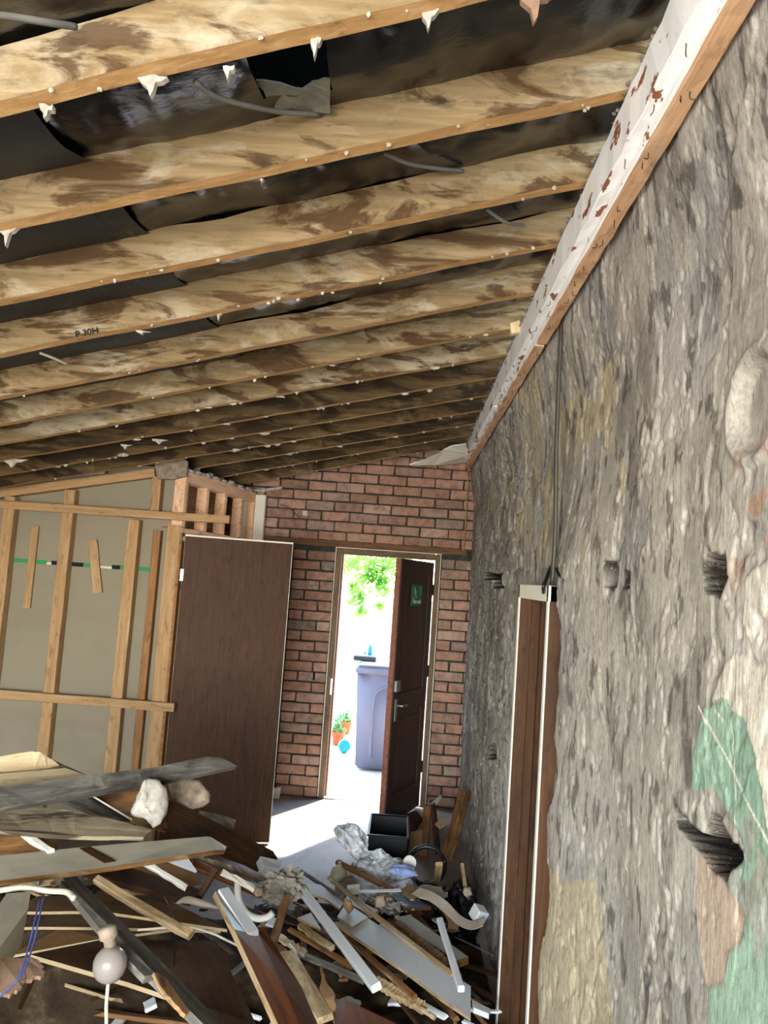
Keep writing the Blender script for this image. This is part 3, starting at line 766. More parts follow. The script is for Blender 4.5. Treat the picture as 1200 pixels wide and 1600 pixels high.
# thick smeared mortar over the lintel
bm = bmesh.new()
for i in range(60):
    x = -1.2 + 1.65 * i / 60 + R.uniform(-.03, .03); r = bmesh.ops.create_icosphere(bm, subdivisions=1, radius=1)
    for v in r['verts']: v.co = Vector((v.co.x * R.uniform(.03, .06), v.co.y * .016, v.co.z * R.uniform(.006, .012))) + Vector((x, YB, 2.058 + R.uniform(-.004, .004)))
tag(obj('mortar_smear', bm_me('mortar_smear', bm), MORTAR, parent=wb), kind='stuff')
box('wall_dark_block', (-.675, YB - .008, .925), (-.660, YB + .02, .985), BLACKV, wb)  # solid black box, painted stand-in for the shade of a small slot
tag(slab('loose_brick', [PY(428, 1232, 6.2), PY(438, 1231, 6.2), PY(434, 1258, 6.2), PY(424, 1258, 6.2)], .05, CREAMP), 'pale block standing at the foot of the brick wall', 'block')
tube('wall_wire', [(-1.05, YB - .012, 2.33), (-.97, YB - .014, 2.30), (-.90, YB - .014, 2.24), (-.84, YB - .014, 2.21), (-.80, YB - .014, 2.25)], .004, CABLED, label='dark wire looped against the brickwork above the lintel', cat='wire')
box('wall_plug', (-.86, YB - .014, 2.25), (-.825, YB + .01, 2.29), CREAMT, wb)

# ------------------------------------------------------------------ outer door: frame + leaf
d1 = tag(empty('door_1', (-.13, YB, 0)), kind='structure')
FX0, FX1 = -.560, .292
box('jamb', (FX0, YB - .015, 0), (FX0 + .046, YB + .10, 2.005), FRAMEP, d1, .004)
box('jamb', (FX1 - .04, YB - .015, 0), (FX1, YB + .10, 2.005), FRAMEP, d1, .004)
box('head', (FX0 + .046, YB - .015, 1.955), (FX1 - .04, YB + .10, 2.005), FRAMEP, d1, .004)
box('edge_strip', (FX0 - .007, YB - .022, .02), (FX0, YB - .002, 2.008), CREAMP, d1, .002)  # thin cream strips along the outer edges of the frame
box('edge_strip', (FX1, YB - .022, .02), (FX1 + .006, YB - .002, 2.008), CREAMP, d1, .002)
box('edge_strip', (FX0 - .007, YB - .022, 2.005), (FX1 + .006, YB - .002, 2.011), CREAMP, d1, .002)
box('rebate_strip', (FX0 + .046, YB + .04, .0), (FX0 + .06, YB + .10, 1.955), LEAFE, d1, .002)
box('lock_keep', (FX0 + .03, YB - .017, .82), (FX0 + .048, YB + .0, .95), METAL, d1, .002)
box('lock_keep', (FX0 + .02, YB - .017, .70), (FX0 + .046, YB + .0, .815), FRAMEP, d1, .003)
box('threshold', (FX0, YB - .01, -.02), (FX1, YB + .22, .012), OUTC, d1, .004)
# leaf hung on the right jamb, standing part open into the room
hin = Vector((FX1 - .096, YB - .02, .02)); fe = PY(607, 1050, 5.63); ang = math.atan2(fe.y - hin.y, fe.x - hin.x)
LM = Matrix.Translation(hin) @ Matrix.Rotation(ang, 4, 'Z')
leafw = math.hypot(fe.x - hin.x, fe.y - hin.y); LH = 1.915
leaf = place(bpy.data.objects.new('leaf', box_me('leaf', (0, -.0, 0), (leafw - .006, .04, LH), .003)), LM, d1); leaf.data.materials.append(LEAFW)
def lp(name, lo, hi, mat, bev=.003): return box(name, lo, hi, mat, leaf, bev, LM)
lp('leaf_edge', (leafw - .006, -.001, 0), (leafw, .041, LH), LEAFE)
# the room side of the leaf is local y = +.04 or 0 depending on the swing: raised stiles, rails and panels on that side
sgn = 1 if (LM.to_3x3() @ Vector((0, 1, 0))).dot(EYE - hin) > 0 else -1
f0 = .04 if sgn > 0 else 0.0
def rp_(name, x0, x1, z0, z1, dep, mat=LEAFW, bev=.003):
    y0, y1 = (f0 - .002, f0 + dep) if sgn > 0 else (f0 - dep, f0 + .002)
    return lp(name, (x0, y0, z0), (x1, y1, z1), mat, bev)
rp_('stile', 0, .095, 0, LH, .012); rp_('stile', leafw - .095, leafw, 0, LH, .012)
rp_('rail', .095, leafw - .095, LH - .11, LH, .012); rp_('rail', .095, leafw - .095, .78, .93, .012); rp_('rail', .095, leafw - .095, 0, .2, .012)
rp_('panel', .13, leafw - .13, .97, LH - .15, .007, bev=.006); rp_('panel', .13, leafw - .13, .24, .74, .007, bev=.006)
rp_('lock_case', leafw - .075, leafw - .004, .955, 1.035, .032, METAL)
rp_('handle_plate', leafw - .072, leafw - .04, .74, .90, .018, METAL)
yk = f0 + sgn * .06
hp = [LM @ Vector((leafw - .056, f0 + sgn * .015, .855)), LM @ Vector((leafw - .056, yk, .855)), LM @ Vector((leafw - .075, yk + sgn * .004, .855)), LM @ Vector((leafw - .16, yk, .85))]
tube('handle_lever', hp, .009, METAL, leaf, n=4)
for z in (.25, 1.0, 1.65):
    box('hinge', (-.04, f0 - .012, z), (.012, f0 + .012, z + .09), STEEL, leaf, .003, LM)
# fire exit sign on the leaf
SMx = LM @ Matrix.Translation((leafw - .33, f0 + sgn * .0135, 1.65))
xdir = -1.0   # text reads from the free edge towards the hinge in the picture
sg = tag(empty('fire_exit_sign', M=SMx), 'green fire exit sign with white lettering on the dark outer door', 'sign')
sm_ = box_me('sign_plate', (-.115, -.0015, -.08), (.115, .0015, .08), .001); obj('sign_plate', sm_, SIGNG, SMx, sg)
TR = Matrix.Rotation(math.pi, 4, 'Z') if sgn > 0 else I4
TM = SMx @ TR @ Matrix.Rotation(math.pi / 2, 4, 'X')
obj('lettering', text_me('Fire exit', .05), SIGNW, TM @ Matrix.Translation((.012, -.062, .003)), sg)
# running figure + door pictogram
pv = []; pf = []
def pq(pts):
    b = len(pv); pv.extend([(x, y, 0) for x, y in pts]); pf.append(tuple(range(b, b + len(pts))))
pq([(-.095, -.068), (-.088, -.068), (-.088, .055), (-.095, .055)]); pq([(.055, -.0), (.060, 0), (.060, .065), (.055, .065)]); pq([(.088, 0), (.093, 0), (.093, .065), (.088, .065)])
pq([(.055, .06), (.093, .06), (.093, .065), (.055, .065)])
pq([(-.05 + .012 * math.cos(t * .785), .05 + .012 * math.sin(t * .785)) for t in range(8)])
pq([(-.06, .036), (-.03, .038), (-.02, .008), (-.04, .004)]); pq([(-.04, .006), (-.028, .01), (-.052, -.026), (-.062, -.02)]); pq([(-.03, .01), (-.018, .008), (-.002, -.02), (-.014, -.026)]); pq([(-.034, .036), (-.028, .03), (-.002, .02), (-.006, .028)])
obj('doorway_symbol', pyd('doorway_symbol', pv[4:16], [tuple(i - 4 for i in f) for f in pf[1:4]]), SIGNW, TM @ Matrix.Translation((0, 0, .0032)), sg)
obj('border_line', pyd('border_line', pv[:4], pf[:1]), SIGNW, TM @ Matrix.Translation((0, 0, .0032)), sg)
obj('figure_head', pyd('figure_head', pv[16:24], [tuple(range(8))]), SIGNW, TM @ Matrix.Translation((0, 0, .0032)), sg)
obj('running_figure', pyd('running_figure', pv[24:], [tuple(i - 24 for i in f) for f in pf[5:]]), SIGNW, TM @ Matrix.Translation((0, 0, .0032)), sg)

# ------------------------------------------------------------------ partition: studs, battens, plasterboard
YP = 5.0
wp = tag(empty('wall_partition', (-1.9, YP, 0)), kind='structure')
k_ = YP / 4.65
def pp(px, py, y=YP): return PY(px, py, y)
XC = pp(285, 825).x            # corner
box('plasterboard', (-3.6, YP + .075, 0), (-1.47, YP + .09, 2.42), BOARDP, wp)
def stud(px, py, wd, z0, z1, mat, y0=YP, dp=.07, px2=None, py2=None):
    p = pp(px, py, y0); x = p.x
    me = plank_me('stud', z1 - z0, wd, dp, seg=8, rough=.001, seed=int(px))
    M = Matrix(((0, -1, 0, x), (0, 0, -1, y0 + dp / 2), (1, 0, 0, (z0 + z1) / 2), (0, 0, 0, 1)))
    if px2 is not None:
        b = pp(px2, py2, y0); M = frame(Vector((b.x, y0 + dp / 2, z0)), Vector((x, y0 + dp / 2, z1)), Vector((0, -1, 0)))
    return obj('stud', me, mat, M, wp)
def zt(px): # underside of the sloping top plate at a column
    a = pp(0, 776); b = pp(241, 744); x = pp(px, 780).x
    return a.z + (b.z - a.z) * (x - a.x) / (b.x - a.x)
stud(5, 870, .075, 0, zt(5), PINE); stud(88, 965, .072, 0, zt(88), PINE); stud(191, 1000, .075, 0, pp(202, 812).z, PINE)
stud(243, 772, .06, pp(232, 805).z, zt(236), PINE); stud(229, 1000, .05, 0, pp(252, 829).z, PINEO, YP + .02)
stud(265, 900, .088, 0, pp(270, 820).z, PINE, YP - .005, .08); stud(281, 772, .08, pp(281, 800).z - .01, pp(281, 747).z, PINEC, YP + .05, .05)
box('door_lining_edge', (pp(279, 900).x - .014, YP - .012, 0), (pp(279, 900).x + .004, YP + .06, 1.985), PINEO, wp, .002)
# sloping top plate, horizontal battens
a, b = pp(-160, 791), pp(241, 738); plank('top_plate', a + Vector((0, .04, 0)), b + Vector((0, .04, 0)), .06, .07, PINE, n=(0, -1, 0), parent=wp, seg=8)
a, b = pp(-160, 777, YP - .035), pp(358, 812, YP - .035); plank('batten', (a.x, YP - .018, (a.z + b.z) / 2), (b.x, YP - .018, (a.z + b.z) / 2), .052, .036, PINE, n=(0, -1, 0), parent=wp, seg=10)
a, b = pp(-160, 1076, YP - .035), pp(272, 1103, YP - .035); plank('batten', (a.x, YP - .018, (a.z + b.z) / 2), (b.x, YP - .018, (a.z + b.z) / 2), .056, .036, PINE, n=(0, -1, 0), parent=wp, seg=10)
# short offcuts nailed to the board
for p0, p1, wd in [((56, 822), (42, 950), .046), ((145, 844), (153, 927), .06)]:
    plank('offcut', pp(*p0, YP + .06), pp(*p1, YP + .06), wd, .022, PINE, n=(0, -1, 0), parent=wp, seg=4)
# printed strip on the plasterboard
R = random.Random(5)
x = pp(-30, 870, YP + .074).x; zl = pp(12, 874, YP + .074).z; xe = pp(240, 889, YP + .074).x; i = 0
while x < xe:
    wd_ = R.choice([.07, .1, .16, .05, .04]); mt = [GREENS, BLACKS, GREENS, WHITES, BLACKS][i % 5]; wd_ *= 1.6 if mt == GREENS else .8
    box('printed_mark', (x, YP + .0735, zl - .015), (min(x + wd_, xe), YP + .0755, zl + .012 - (.012 if mt == WHITES else 0)), mt, wp); x += wd_; i += 1
# return over the inner cupboard door: sloping header of short studs, runs back to the brick wall
A0 = pp(288, 780); hx = Vector((A0.x, YP, 0)); hb = Vector((PY(400, 800, YB - .05).x, YB - .03, 0))
hd = (hb - hx); HL = hd.length; hd.normalize()
HM = Matrix(((hd.x, -hd.y, 0, hx.x), (hd.y, hd.x, 0, hx.y), (0, 0, 1, 0), (0, 0, 0, 1)))
z0, z1 = pp(288, 838).z, pp(293, 735).z
def hp_(name, lo, hi, mat, bev=.002): return box(name, lo, hi, mat, wp, bev, HM)
hp_('header_plate', (0, 0, z0), (HL, .08, z0 + .055), PINEC); hp_('header_plate', (0, 0, z1 - .075), (HL, .08, z1), PINEC)
for u, m_ in [(0.0, PINEC), (.26, PINEC), (.50, PINEC), (.75, PINEC), (.955, PINEC)]:
    hp_('short_stud', (u * HL, .002, z0 + .055), (u * HL + .045, .078, z1 - .075), m_)
hp_('backing_board', (.05, .16, z0), (HL - .1, .17, z1), PINEO); hp_('plasterboard_strip', (.75 * HL + .045, .05, z0 + .05), (HL - .09, .06, z1 - .05), CREAMP)
hp_('ledger', (.03, .08, z0 + .05), (HL, .16, z0 + .06), PINEO)
hp_('painted_strip', (0, -.012, z0 - .03), (HL, .05, z0), CREAMP)
hp_('end_board', (HL - .045, -.085, z0 - .005), (HL - .012, .0, z1 - .01), CREAMP)
hp_('door_post', (HL - .06, 0, 0), (HL, .08, z0), PINEO)
R = random.Random(9); bm = bmesh.new()
for i in range(70):
    u = i / 70; r = bmesh.ops.create_icosphere(bm, subdivisions=1, radius=1); q_ = HM @ Vector((u * HL, R.uniform(-.02, .05), z1 + R.uniform(.0, .02)))
    for v in r['verts']: v.co = Vector((v.co.x * R.uniform(.015, .035), v.co.y * .04, v.co.z * R.uniform(.008, .02))) + q_
tag(obj('plaster_crumbs', bm_me('plaster_crumbs', bm), CHALK, parent=wp), kind='stuff')
# lump of board left on the corner, white scraps along the top plate
lpx = [pp(241, 724, YP - .03), pp(262, 719, YP - .03), pp(285, 716, YP - .03), pp(294, 722, YP - .03), pp(292, 744, YP - .03), pp(270, 749, YP - .03), pp(246, 748, YP - .03)]
tag(slab('board_scrap', lpx, .03, CHALKD, wp, rag=.004, nrag=2), 'grey scrap of plasterboard on the partition corner')
for q_ in ([(88, 741), (120, 735), (165, 733), (163, 740), (110, 744), (85, 747)], [(228, 724), (262, 716), (285, 716), (262, 723)], [(390, 766), (440, 760), (441, 763), (410, 769)]):
    slab('board_scrap', [pp(x, y, YP - .01 if x < 380 else 5.9) for x, y in q_], .02, CHALK, wp, rag=.003, nrag=2)
slab('felt_scrap', [pp(288, 716, YP - .02), pp(300, 720, YP - .02), pp(301, 736, YP - .02), pp(296, 730, YP - .02)], .004, BLACKV, wp)

# brown flush door standing open beside the partition
d3 = tag(empty('door_3', (XC, YP, 0)), kind='structure')
da = PY(289, 843, 5.02); db = PY(458, 852, 5.17)
dv = Vector((db.x - da.x, db.y - da.y, 0)); DL = dv.length; dv.normalize()
DM = Matrix(((dv.x, -dv.y, 0, da.x), (dv.y, dv.x, 0, da.y), (0, 0, 1, .012), (0, 0, 0, 1)))
lf = place(bpy.data.objects.new('leaf', box_me('leaf', (.004, 0, .004), (DL - .004, .036, 1.955), .001)), DM, d3); lf.data.materials.append(DARKVENEER)
box('leaf_edge', (DL - .004, -.001, 0), (DL, .037, 1.957), CREAMP, lf, .001, DM); box('leaf_edge', (0, -.001, 0), (.004, .037, 1.957), LATHW, lf, .001, DM)
box('leaf_edge', (0, -.001, 1.955), (DL, .037, 1.966), CREAMP, lf, .001, DM)
for z in (.2, 1.66): box('hinge', (-.012, -.004, z), (.012, .01, z + .08), METAL, lf, .002, DM)
# veneer grain runs up the leaf: rotate its texture by turning the mesh's local frame
for o_, in ((lf,),):
    Rm = Matrix.Rotation(math.pi / 2, 4, 'Y'); o_.data.transform(Rm.inverted()); o_.matrix_basis = DM @ Rm; WM[o_.name] = DM @ Rm
    for ch in o_.children: ch.matrix_parent_inverse = (DM @ Rm).inverted()
for o_ in (leaf,):
    Rm = Matrix.Rotation(math.pi / 2, 4, 'Y'); o_.data.transform(Rm.inverted()); o_.matrix_basis = LM @ Rm; WM[o_.name] = LM @ Rm
    for ch in o_.children: ch.matrix_parent_inverse = (LM @ Rm).inverted()
for nm in ('jamb', 'stile', 'panel', 'door_stop'):
    for o_ in [x for x in bpy.data.objects if x.name.split('.')[0] == nm]:
        Rm = Matrix.Rotation(math.pi / 2, 4, 'Y'); o_.data.transform(Rm.inverted()); o_.matrix_basis = o_.matrix_basis @ Rm

# ------------------------------------------------------------------ unseen shell: left wall, wall with the big window behind the camera
wl = tag(box('wall_left', (-3.7, -2.3, 0), (-3.6, 6.5, 2.6), RENDERW), kind='structure')
wf = tag(empty('wall_front', (-1.4, -2.2, 0)), kind='structure')
for lo, hi in [((-3.7, -2.3, 0), (.9, -2.2, .55)), ((-3.7, -2.3, 2.35), (.9, -2.2, 3.1)), ((-3.7, -2.3, .55), (-2.4, -2.2, 2.35)), ((.4, -2.3, .55), (.9, -2.2, 2.35))]:
    box('wall_piece', lo, hi, RENDERW, wf)

# ------------------------------------------------------------------ rubble heap under the debris
nx, nyy = 150, 150
X, Y = np.meshgrid(np.linspace(-2.7, .5, nx), np.linspace(1.75, 4.75, nyy), indexing='ij')
def g2(cx, cy, sx, sy, h): return h * np.exp(-((X - cx) / sx) ** 2 - ((Y - cy) / sy) ** 2)
Zh = g2(-1.75, 3.15, .75, .45, .62) + g2(-1.05, 3.25, .38, .42, .34) + g2(-.3, 3.45, .42, .62, .20) + g2(.2, 3.0, .35, .6, .17) + g2(.25, 4.2, .22, .5, .10)
Zh = Zh * (.8 + .5 * (fbm(X * 3, Y * 3 + 4, 4) - .5)) + (fbm(X * 14, Y * 14 + 8, 4) - .5) * .06 - .02
V = np.stack([X, Y, Zh], -1).reshape(-1, 3); i, j = np.meshgrid(np.arange(nx - 1), np.arange(nyy - 1), indexing='ij')
keep = (Zh[:-1, :-1] > -.015) | (Zh[1:, 1:] > -.015); i = i[keep]; j = j[keep]
q = np.stack([i * nyy + j, (i + 1) * nyy + j, (i + 1) * nyy + j + 1, i * nyy + j + 1], -1)
hpm = pyd('rubble_heap', V.tolist(), q.tolist())
tag(obj('rubble_heap', hpm, RUB, smooth=True), 'dark heap of crumbled rubble and dust under the broken boards', 'rubble', kind='stuff')
def heap_z(x, y):
    i = int(np.clip((x + 2.7) / 3.2 * (nx - 1), 0, nx - 1)); j = int(np.clip((y - 1.75) / 3.0 * (nyy - 1), 0, nyy - 1)); return max(0.0, float(Zh[i, j]))

# ------------------------------------------------------------------ left debris pile
def q3(pts): return [PY(x, y, Y) for x, y, Y in pts]
def qz(pts, z=None): return [PZ(p[0], p[1], p[2] if z is None else z) for p in pts]

slab('weathered_board', q3([(-90, 1243, 2.5), (0, 1229, 2.62), (240, 1199, 3.0), (322, 1182, 3.2), (345, 1184, 3.25), (371, 1197, 3.28), (292, 1214, 3.08), (221, 1227, 2.94), (112, 1246, 2.74), (0, 1262, 2.55), (-90, 1277, 2.42)]), .024, GREYW,
     label='long grey weathered board topping the left debris pile', cat='board', rag=.003, nrag=1)
slab('fresh_timber', q3([(-90, 1190, 2.85), (0, 1182, 2.95), (50, 1174, 3.02), (62, 1175, 3.03), (74, 1183, 3.05), (93, 1196, 3.06), (54, 1203, 3.0), (-90, 1214, 2.8)]), .05, PALEW,
     label='pale fresh timber with a knotted round end at the top of the left pile', cat='timber', rag=.004, nrag=1)
slab('split_timber', q3([(64, 1177, 3.08), (76, 1184, 3.1), (134, 1210, 3.12), (112, 1212, 3.06), (84, 1198, 3.06)]), .05, LATHW, label='pointed split timber beside the knotted pale timber', cat='timber')
slab('fresh_plank', q3([(-90, 1218, 2.75), (0, 1209, 2.85), (102, 1200, 2.98), (133, 1210, 2.98), (69, 1222, 2.88), (0, 1232, 2.78), (-90, 1244, 2.66)]), .03, PALEW,
     label='pale fresh plank lying just above the grey weathered board', cat='plank', rag=.003, nrag=1)
slab('weathered_plywood', q3([(-90, 1268, 2.5), (0, 1262, 2.6), (42, 1254, 2.68), (69, 1262, 2.7), (117, 1267, 2.74), (173, 1279, 2.8), (237, 1297, 2.86), (225, 1308, 2.78), (150, 1307, 2.66), (83, 1304, 2.56), (0, 1297, 2.46), (-90, 1292, 2.38)]), .014, PLYW,
     label='wide weathered plywood sheet with blackened grain under the grey board', cat='plywood', rag=.004, nrag=1)
slab('grey_plywood', q3([(94, 1248, 2.86), (132, 1236, 2.95), (205, 1281, 2.98), (150, 1272, 2.88)]), .012, GREYW, label='small dark grey panel between plywood sheet and brown panel', cat='panel')
slab('brown_plywood', q3([(128, 1242, 3.0), (222, 1216, 3.12), (248, 1222, 3.15), (264, 1252, 3.16), (258, 1300, 3.05), (205, 1284, 3.02), (150, 1262, 2.98)]), .012, BROWNW, label='brown panel behind the hanging plaster chunk', cat='panel')
tube('thin_rod', q3([(137, 1239, 2.9), (206, 1281, 2.9)]), .0035, CREAMT, label='thin pale rod across the brown panel', cat='rod')

def chunk(name, outline, Y, th, mat, label, seed, amp=.012, cat='plaster chunk'):
    pts = [PY(x, y, Y) for x, y in outline]; c = sum(pts, Vector()) / len(pts); bm = bmesh.new()
    R = random.Random(seed); N_ = 30; ring = []
    for i in range(N_):
        t = i / N_ * len(pts); a = pts[int(t)]; b = pts[(int(t) + 1) % len(pts)]; p = a.lerp(b, t - int(t)) - c; ring.append(p)
    levels = [(0.0, -1), (.15, -.99), (.3, -.96), (.45, -.9), (.6, -.82), (.74, -.7), (.86, -.52), (.95, -.28), (1.0, .05), (.95, .45), (.75, .75), (.4, .95), (0, 1)]; ph_ = seed * 5.3 + 20
    rows = []
    for sc_, yy in levels:
        if sc_ == 0: rows.append([bm.verts.new((0, yy * th / 2, 0))]); continue
        rows.append([bm.verts.new((p.x * sc_ + R.uniform(-amp, amp) * .35, yy * th / 2 + 5 * amp * float(fbm(np.array(p.x * sc_ * 34 + ph_), np.array(p.z * sc_ * 34 + ph_), 4) - .5), p.z * sc_ + R.uniform(-amp, amp) * .15)) for p in ring])
    for r0, r1 in zip(rows, rows[1:]):
        for i in range(N_):
            j = (i + 1) % N_
            if len(r0) == 1: bm.faces.new((r0[0], r1[i], r1[j]))
            elif len(r1) == 1: bm.faces.new((r0[i], r1[0], r0[j]))
            else: bm.faces.new((r0[i], r1[i], r1[j], r0[j]))
    return tag(obj(name, bm_me(name, bm), mat, Matrix.Translation(c), None, True), label, cat)
chunk('plaster_chunk', [(222, 1222), (233, 1215), (246, 1217), (258, 1232), (262, 1268), (252, 1286), (239, 1294), (229, 1282), (214, 1276), (205, 1269), (212, 1252)], 2.92, .06, CHALK, 'ragged white plaster chunk hanging point down on the left pile', 3)
chunk('plaster_chunk', [(258, 1216), (285, 1214), (312, 1221), (327, 1238), (328, 1252), (318, 1262), (298, 1266), (268, 1252)], 3.2, .05, CHALKD, 'rounded grey and white plaster chunk behind the end of the grey board', 4, .008)
slab('dark_board', q3([(248, 1248, 3.02), (270, 1253, 3.1), (345, 1288, 3.3), (427, 1330, 3.55), (434, 1343, 3.56), (437, 1353, 3.55), (424, 1346, 3.5), (410, 1359, 3.45), (340, 1327, 3.22), (262, 1292, 3.0)]), .03, DARKW,
     label='dark brown board with a broken end sloping right in front of the brown door', cat='board', rag=.004, nrag=2)
slab('grey_offcut', q3([(312, 1266, 3.45), (345, 1273, 3.5), (369, 1281, 3.5), (364, 1297, 3.45), (337, 1284, 3.4)]), .02, CHALKD, label='pale grey offcut lying behind the dark sloping board', cat='offcut')
o = slab('painted_board', q3([(-90, 1349, 2.28), (0, 1337, 2.4), (124, 1324, 2.58), (322, 1307, 2.92), (330, 1308, 2.93), (354, 1323, 2.9), (352, 1328, 2.88), (338, 1328, 2.84), (180, 1353, 2.56), (0, 1376, 2.3), (-90, 1389, 2.16)]), .018, MDFG,
     label='long dusty white painted board with a bare dark strip across it', cat='board', edge=BROWNW)
slab('bare_strip', q3([(124, 1325, 2.575), (141, 1322.5, 2.605), (181, 1345, 2.575), (163, 1348, 2.545)]), .002, DARKW, o)
slab('brown_plywood', q3([(-60, 1304, 2.55), (60, 1306, 2.62), (92, 1322, 2.66), (80, 1334, 2.62), (-60, 1340, 2.5)]), .012, BROWNW, label='brown panel showing at the left edge above the dusty white board', cat='panel')
plank('white_batten', PY(37, 1303, 2.6), PY(80, 1332, 2.5), .022, .018, CREAMP, label='short white batten poking up behind the dusty white board', cat='batten')
slab('dark_board', q3([(132, 1362, 2.62), (190, 1351, 2.72), (322, 1392, 2.85), (300, 1408, 2.76), (180, 1376, 2.62)]), .02, DARKW, label='dark brown board wedged below the dusty white board', cat='board', rag=.003, nrag=1)
slab('cardboard_piece', q3([(186, 1361, 2.85), (225, 1345, 2.92), (300, 1352, 2.98), (316, 1380, 2.95), (285, 1392, 2.9)]), .006, CARDB, label='brown cardboard piece under the white board end', cat='cardboard', rag=.006, nrag=2)
slab('white_offcut', q3([(256, 1341, 2.82), (292, 1338, 2.88), (308, 1361, 2.86)]), .012, MDFW, label='white triangular offcut below the tip of the dusty white board', cat='offcut')
plank('cream_batten', PY(226, 1348, 2.72), PY(292, 1388, 2.74), .018, .016, CREAMP, label='short cream batten lying on the brown cardboard', cat='batten', jag=(.004, .006))
plank('cream_batten', PY(150, 1374, 2.5), PY(299, 1461, 2.36), .026, .022, LATHW, label='longer cream batten pointing down right in the middle of the left pile', cat='batten', warp=.01, seg=8)
# sheets of hardboard stacked below
slab('hardboard_sheet', qz([(14, 1424), (60, 1400), (245, 1398), (355, 1452), (160, 1424)], .63), .009, BOARDB, label='upper brown hardboard sheet of the left pile', cat='hardboard', edge=EDGEB, rag=.004, nrag=2)
slab('hardboard_sheet', qz([(20, 1449), (60, 1420), (270, 1420), (345, 1454), (160, 1449)], .55), .009, BOARDB, label='second brown hardboard sheet from the top of the left pile', cat='hardboard', edge=EDGEB, rag=.004, nrag=2)
slab('hardboard_sheet', qz([(12, 1494, .46), (95, 1450, .5), (300, 1448, .5), (162, 1466, .5)]), .009, BOARDB, label='third brown hardboard sheet with a long pale front edge', cat='hardboard', edge=EDGEB)
slab('hardboard_sheet', q3([(46, 1491, 2.36), (160, 1468, 2.62), (338, 1470, 2.75), (400, 1600, 2.3), (385, 1620, 2.2), (272, 1559, 2.2), (200, 1535, 2.25)]), .012, BOARDB, label='large dusty brown hardboard sheet tilted over the dark hollow', cat='hardboard', edge=EDGEB)
# dark diagonal board with a groove and a splintered end
o = slab('grooved_board', q3([(88, 1362, 2.5), (112, 1362, 2.55), (240, 1490, 2.3), (372, 1625, 2.05), (330, 1612, 2.0), (236, 1520, 2.16)]), .022, GREYW, label='dark grey grooved board running diagonally down across the left pile', cat='board')
slab('groove_lip', q3([(95, 1377, 2.44), (102, 1377, 2.45), (170, 1445, 2.3), (242, 1521, 2.13), (226, 1526, 2.1), (165, 1462, 2.25)]), .02, GREYW, o)
slab('splintered_end', q3([(240, 1519, 2.1), (250, 1521, 2.11), (262, 1531, 2.1), (276, 1552, 2.06), (297, 1580, 2.02), (290, 1585, 2.0), (270, 1564, 2.02), (254, 1545, 2.05)]), .01, SPLW, o, rag=.003, nrag=3)
slab('painted_timber', q3([(10, 1396, 2.22), (48, 1393, 2.25), (44, 1420, 2.16), (-30, 1520, 1.85), (-70, 1520, 1.83)]), .10, MDFG, label='thick cream painted timber pointing at the camera at the left edge', cat='timber')
tube('white_hose', q3([(-30, 1395, 2.2), (0, 1391, 2.24), (37, 1387, 2.27), (75, 1392, 2.28), (104, 1394, 2.27), (116, 1404, 2.24)]), .0085, CREAMT, label='cream hose lying over the thick painted timber', cat='hose')
tube('white_hose', q3([(371, 1378, 2.95), (373, 1405, 2.9), (384, 1426, 2.86), (402, 1435, 2.84), (418, 1433, 2.84), (427, 1426, 2.84)]), .0125, WHITEP, label='white curved hose ending in the middle of the debris', cat='hose')
o = slab('varnished_plank', q3([(336, 1392, 2.62), (346, 1386, 2.66), (405, 1462, 2.45), (445, 1545, 2.25), (478, 1625, 2.08), (446, 1625, 2.06), (366, 1452, 2.42)]), .02, GLOSSB, label='glossy varnished brown plank with a white strip at its top end', cat='plank', edge=LATHW)
slab('white_strip', q3([(342, 1389, 2.62), (357, 1386, 2.65), (404, 1453, 2.47), (404, 1461, 2.45), (396, 1464, 2.43), (386, 1458, 2.43)]), .012, MDFW, o)
slab('varnished_plank', q3([(398, 1450, 2.56), (412, 1448, 2.58), (470, 1540, 2.4), (505, 1620, 2.2), (470, 1620, 2.14), (440, 1540, 2.3)]), .02, GLOSSB, label='glossy brown plank to the right of the plank with the white strip', cat='plank', edge=LATHW)
# pendant lamp
gl = PY(172, 1506, 2.12); lamp = tag(empty('pendant_lamp', gl), 'frosted globe pendant lamp with a white flex caught in the left pile', 'lamp')
prof = [(.004, -.047), (.018, -.044), (.032, -.034), (.041, -.018), (.044, 0), (.041, .016), (.032, .03), (.02, .039), (.014, .042)]
obj('globe', lathe_me('globe', prof, 28), GLOBE, Matrix.Translation(gl) @ Matrix.Rotation(.15, 4, 'Y'), lamp, True)
obj('lamp_holder', lathe_me('lamp_holder', [(.012, 0), (.016, .004), (.016, .02), (.024, .026), (.024, .05), (.01, .055)], 20), CHALKD, Matrix.Translation(gl + Vector((-.006, .01, .038))) @ Matrix.Rotation(-.3, 4, 'Y'), lamp, True)
tube('flex', [gl + Vector((0, 0, -.045)), gl + Vector((.004, -.01, -.10)), gl + Vector((.01, -.01, -.16)), gl + Vector((.012, 0, -.3))], .005, CREAMT, lamp)
for k, (a_, lb) in enumerate([(0, 'blue wire strand on the left pile, the upper of two'), (6, 'blue wire strand on the left pile, the lower of two')]):
    tube('blue_wire', q3([(68 - a_, 1400 + a_, 2.1), (60 - a_, 1440, 2.02), (52 - a_, 1475, 1.98), (36 - a_, 1520 + a_, 1.92), (12 - a_, 1546 + a_, 1.9), (-20, 1575 + a_, 1.88)]), .0022, BLUEW, label=lb, cat='wire', seg=6)
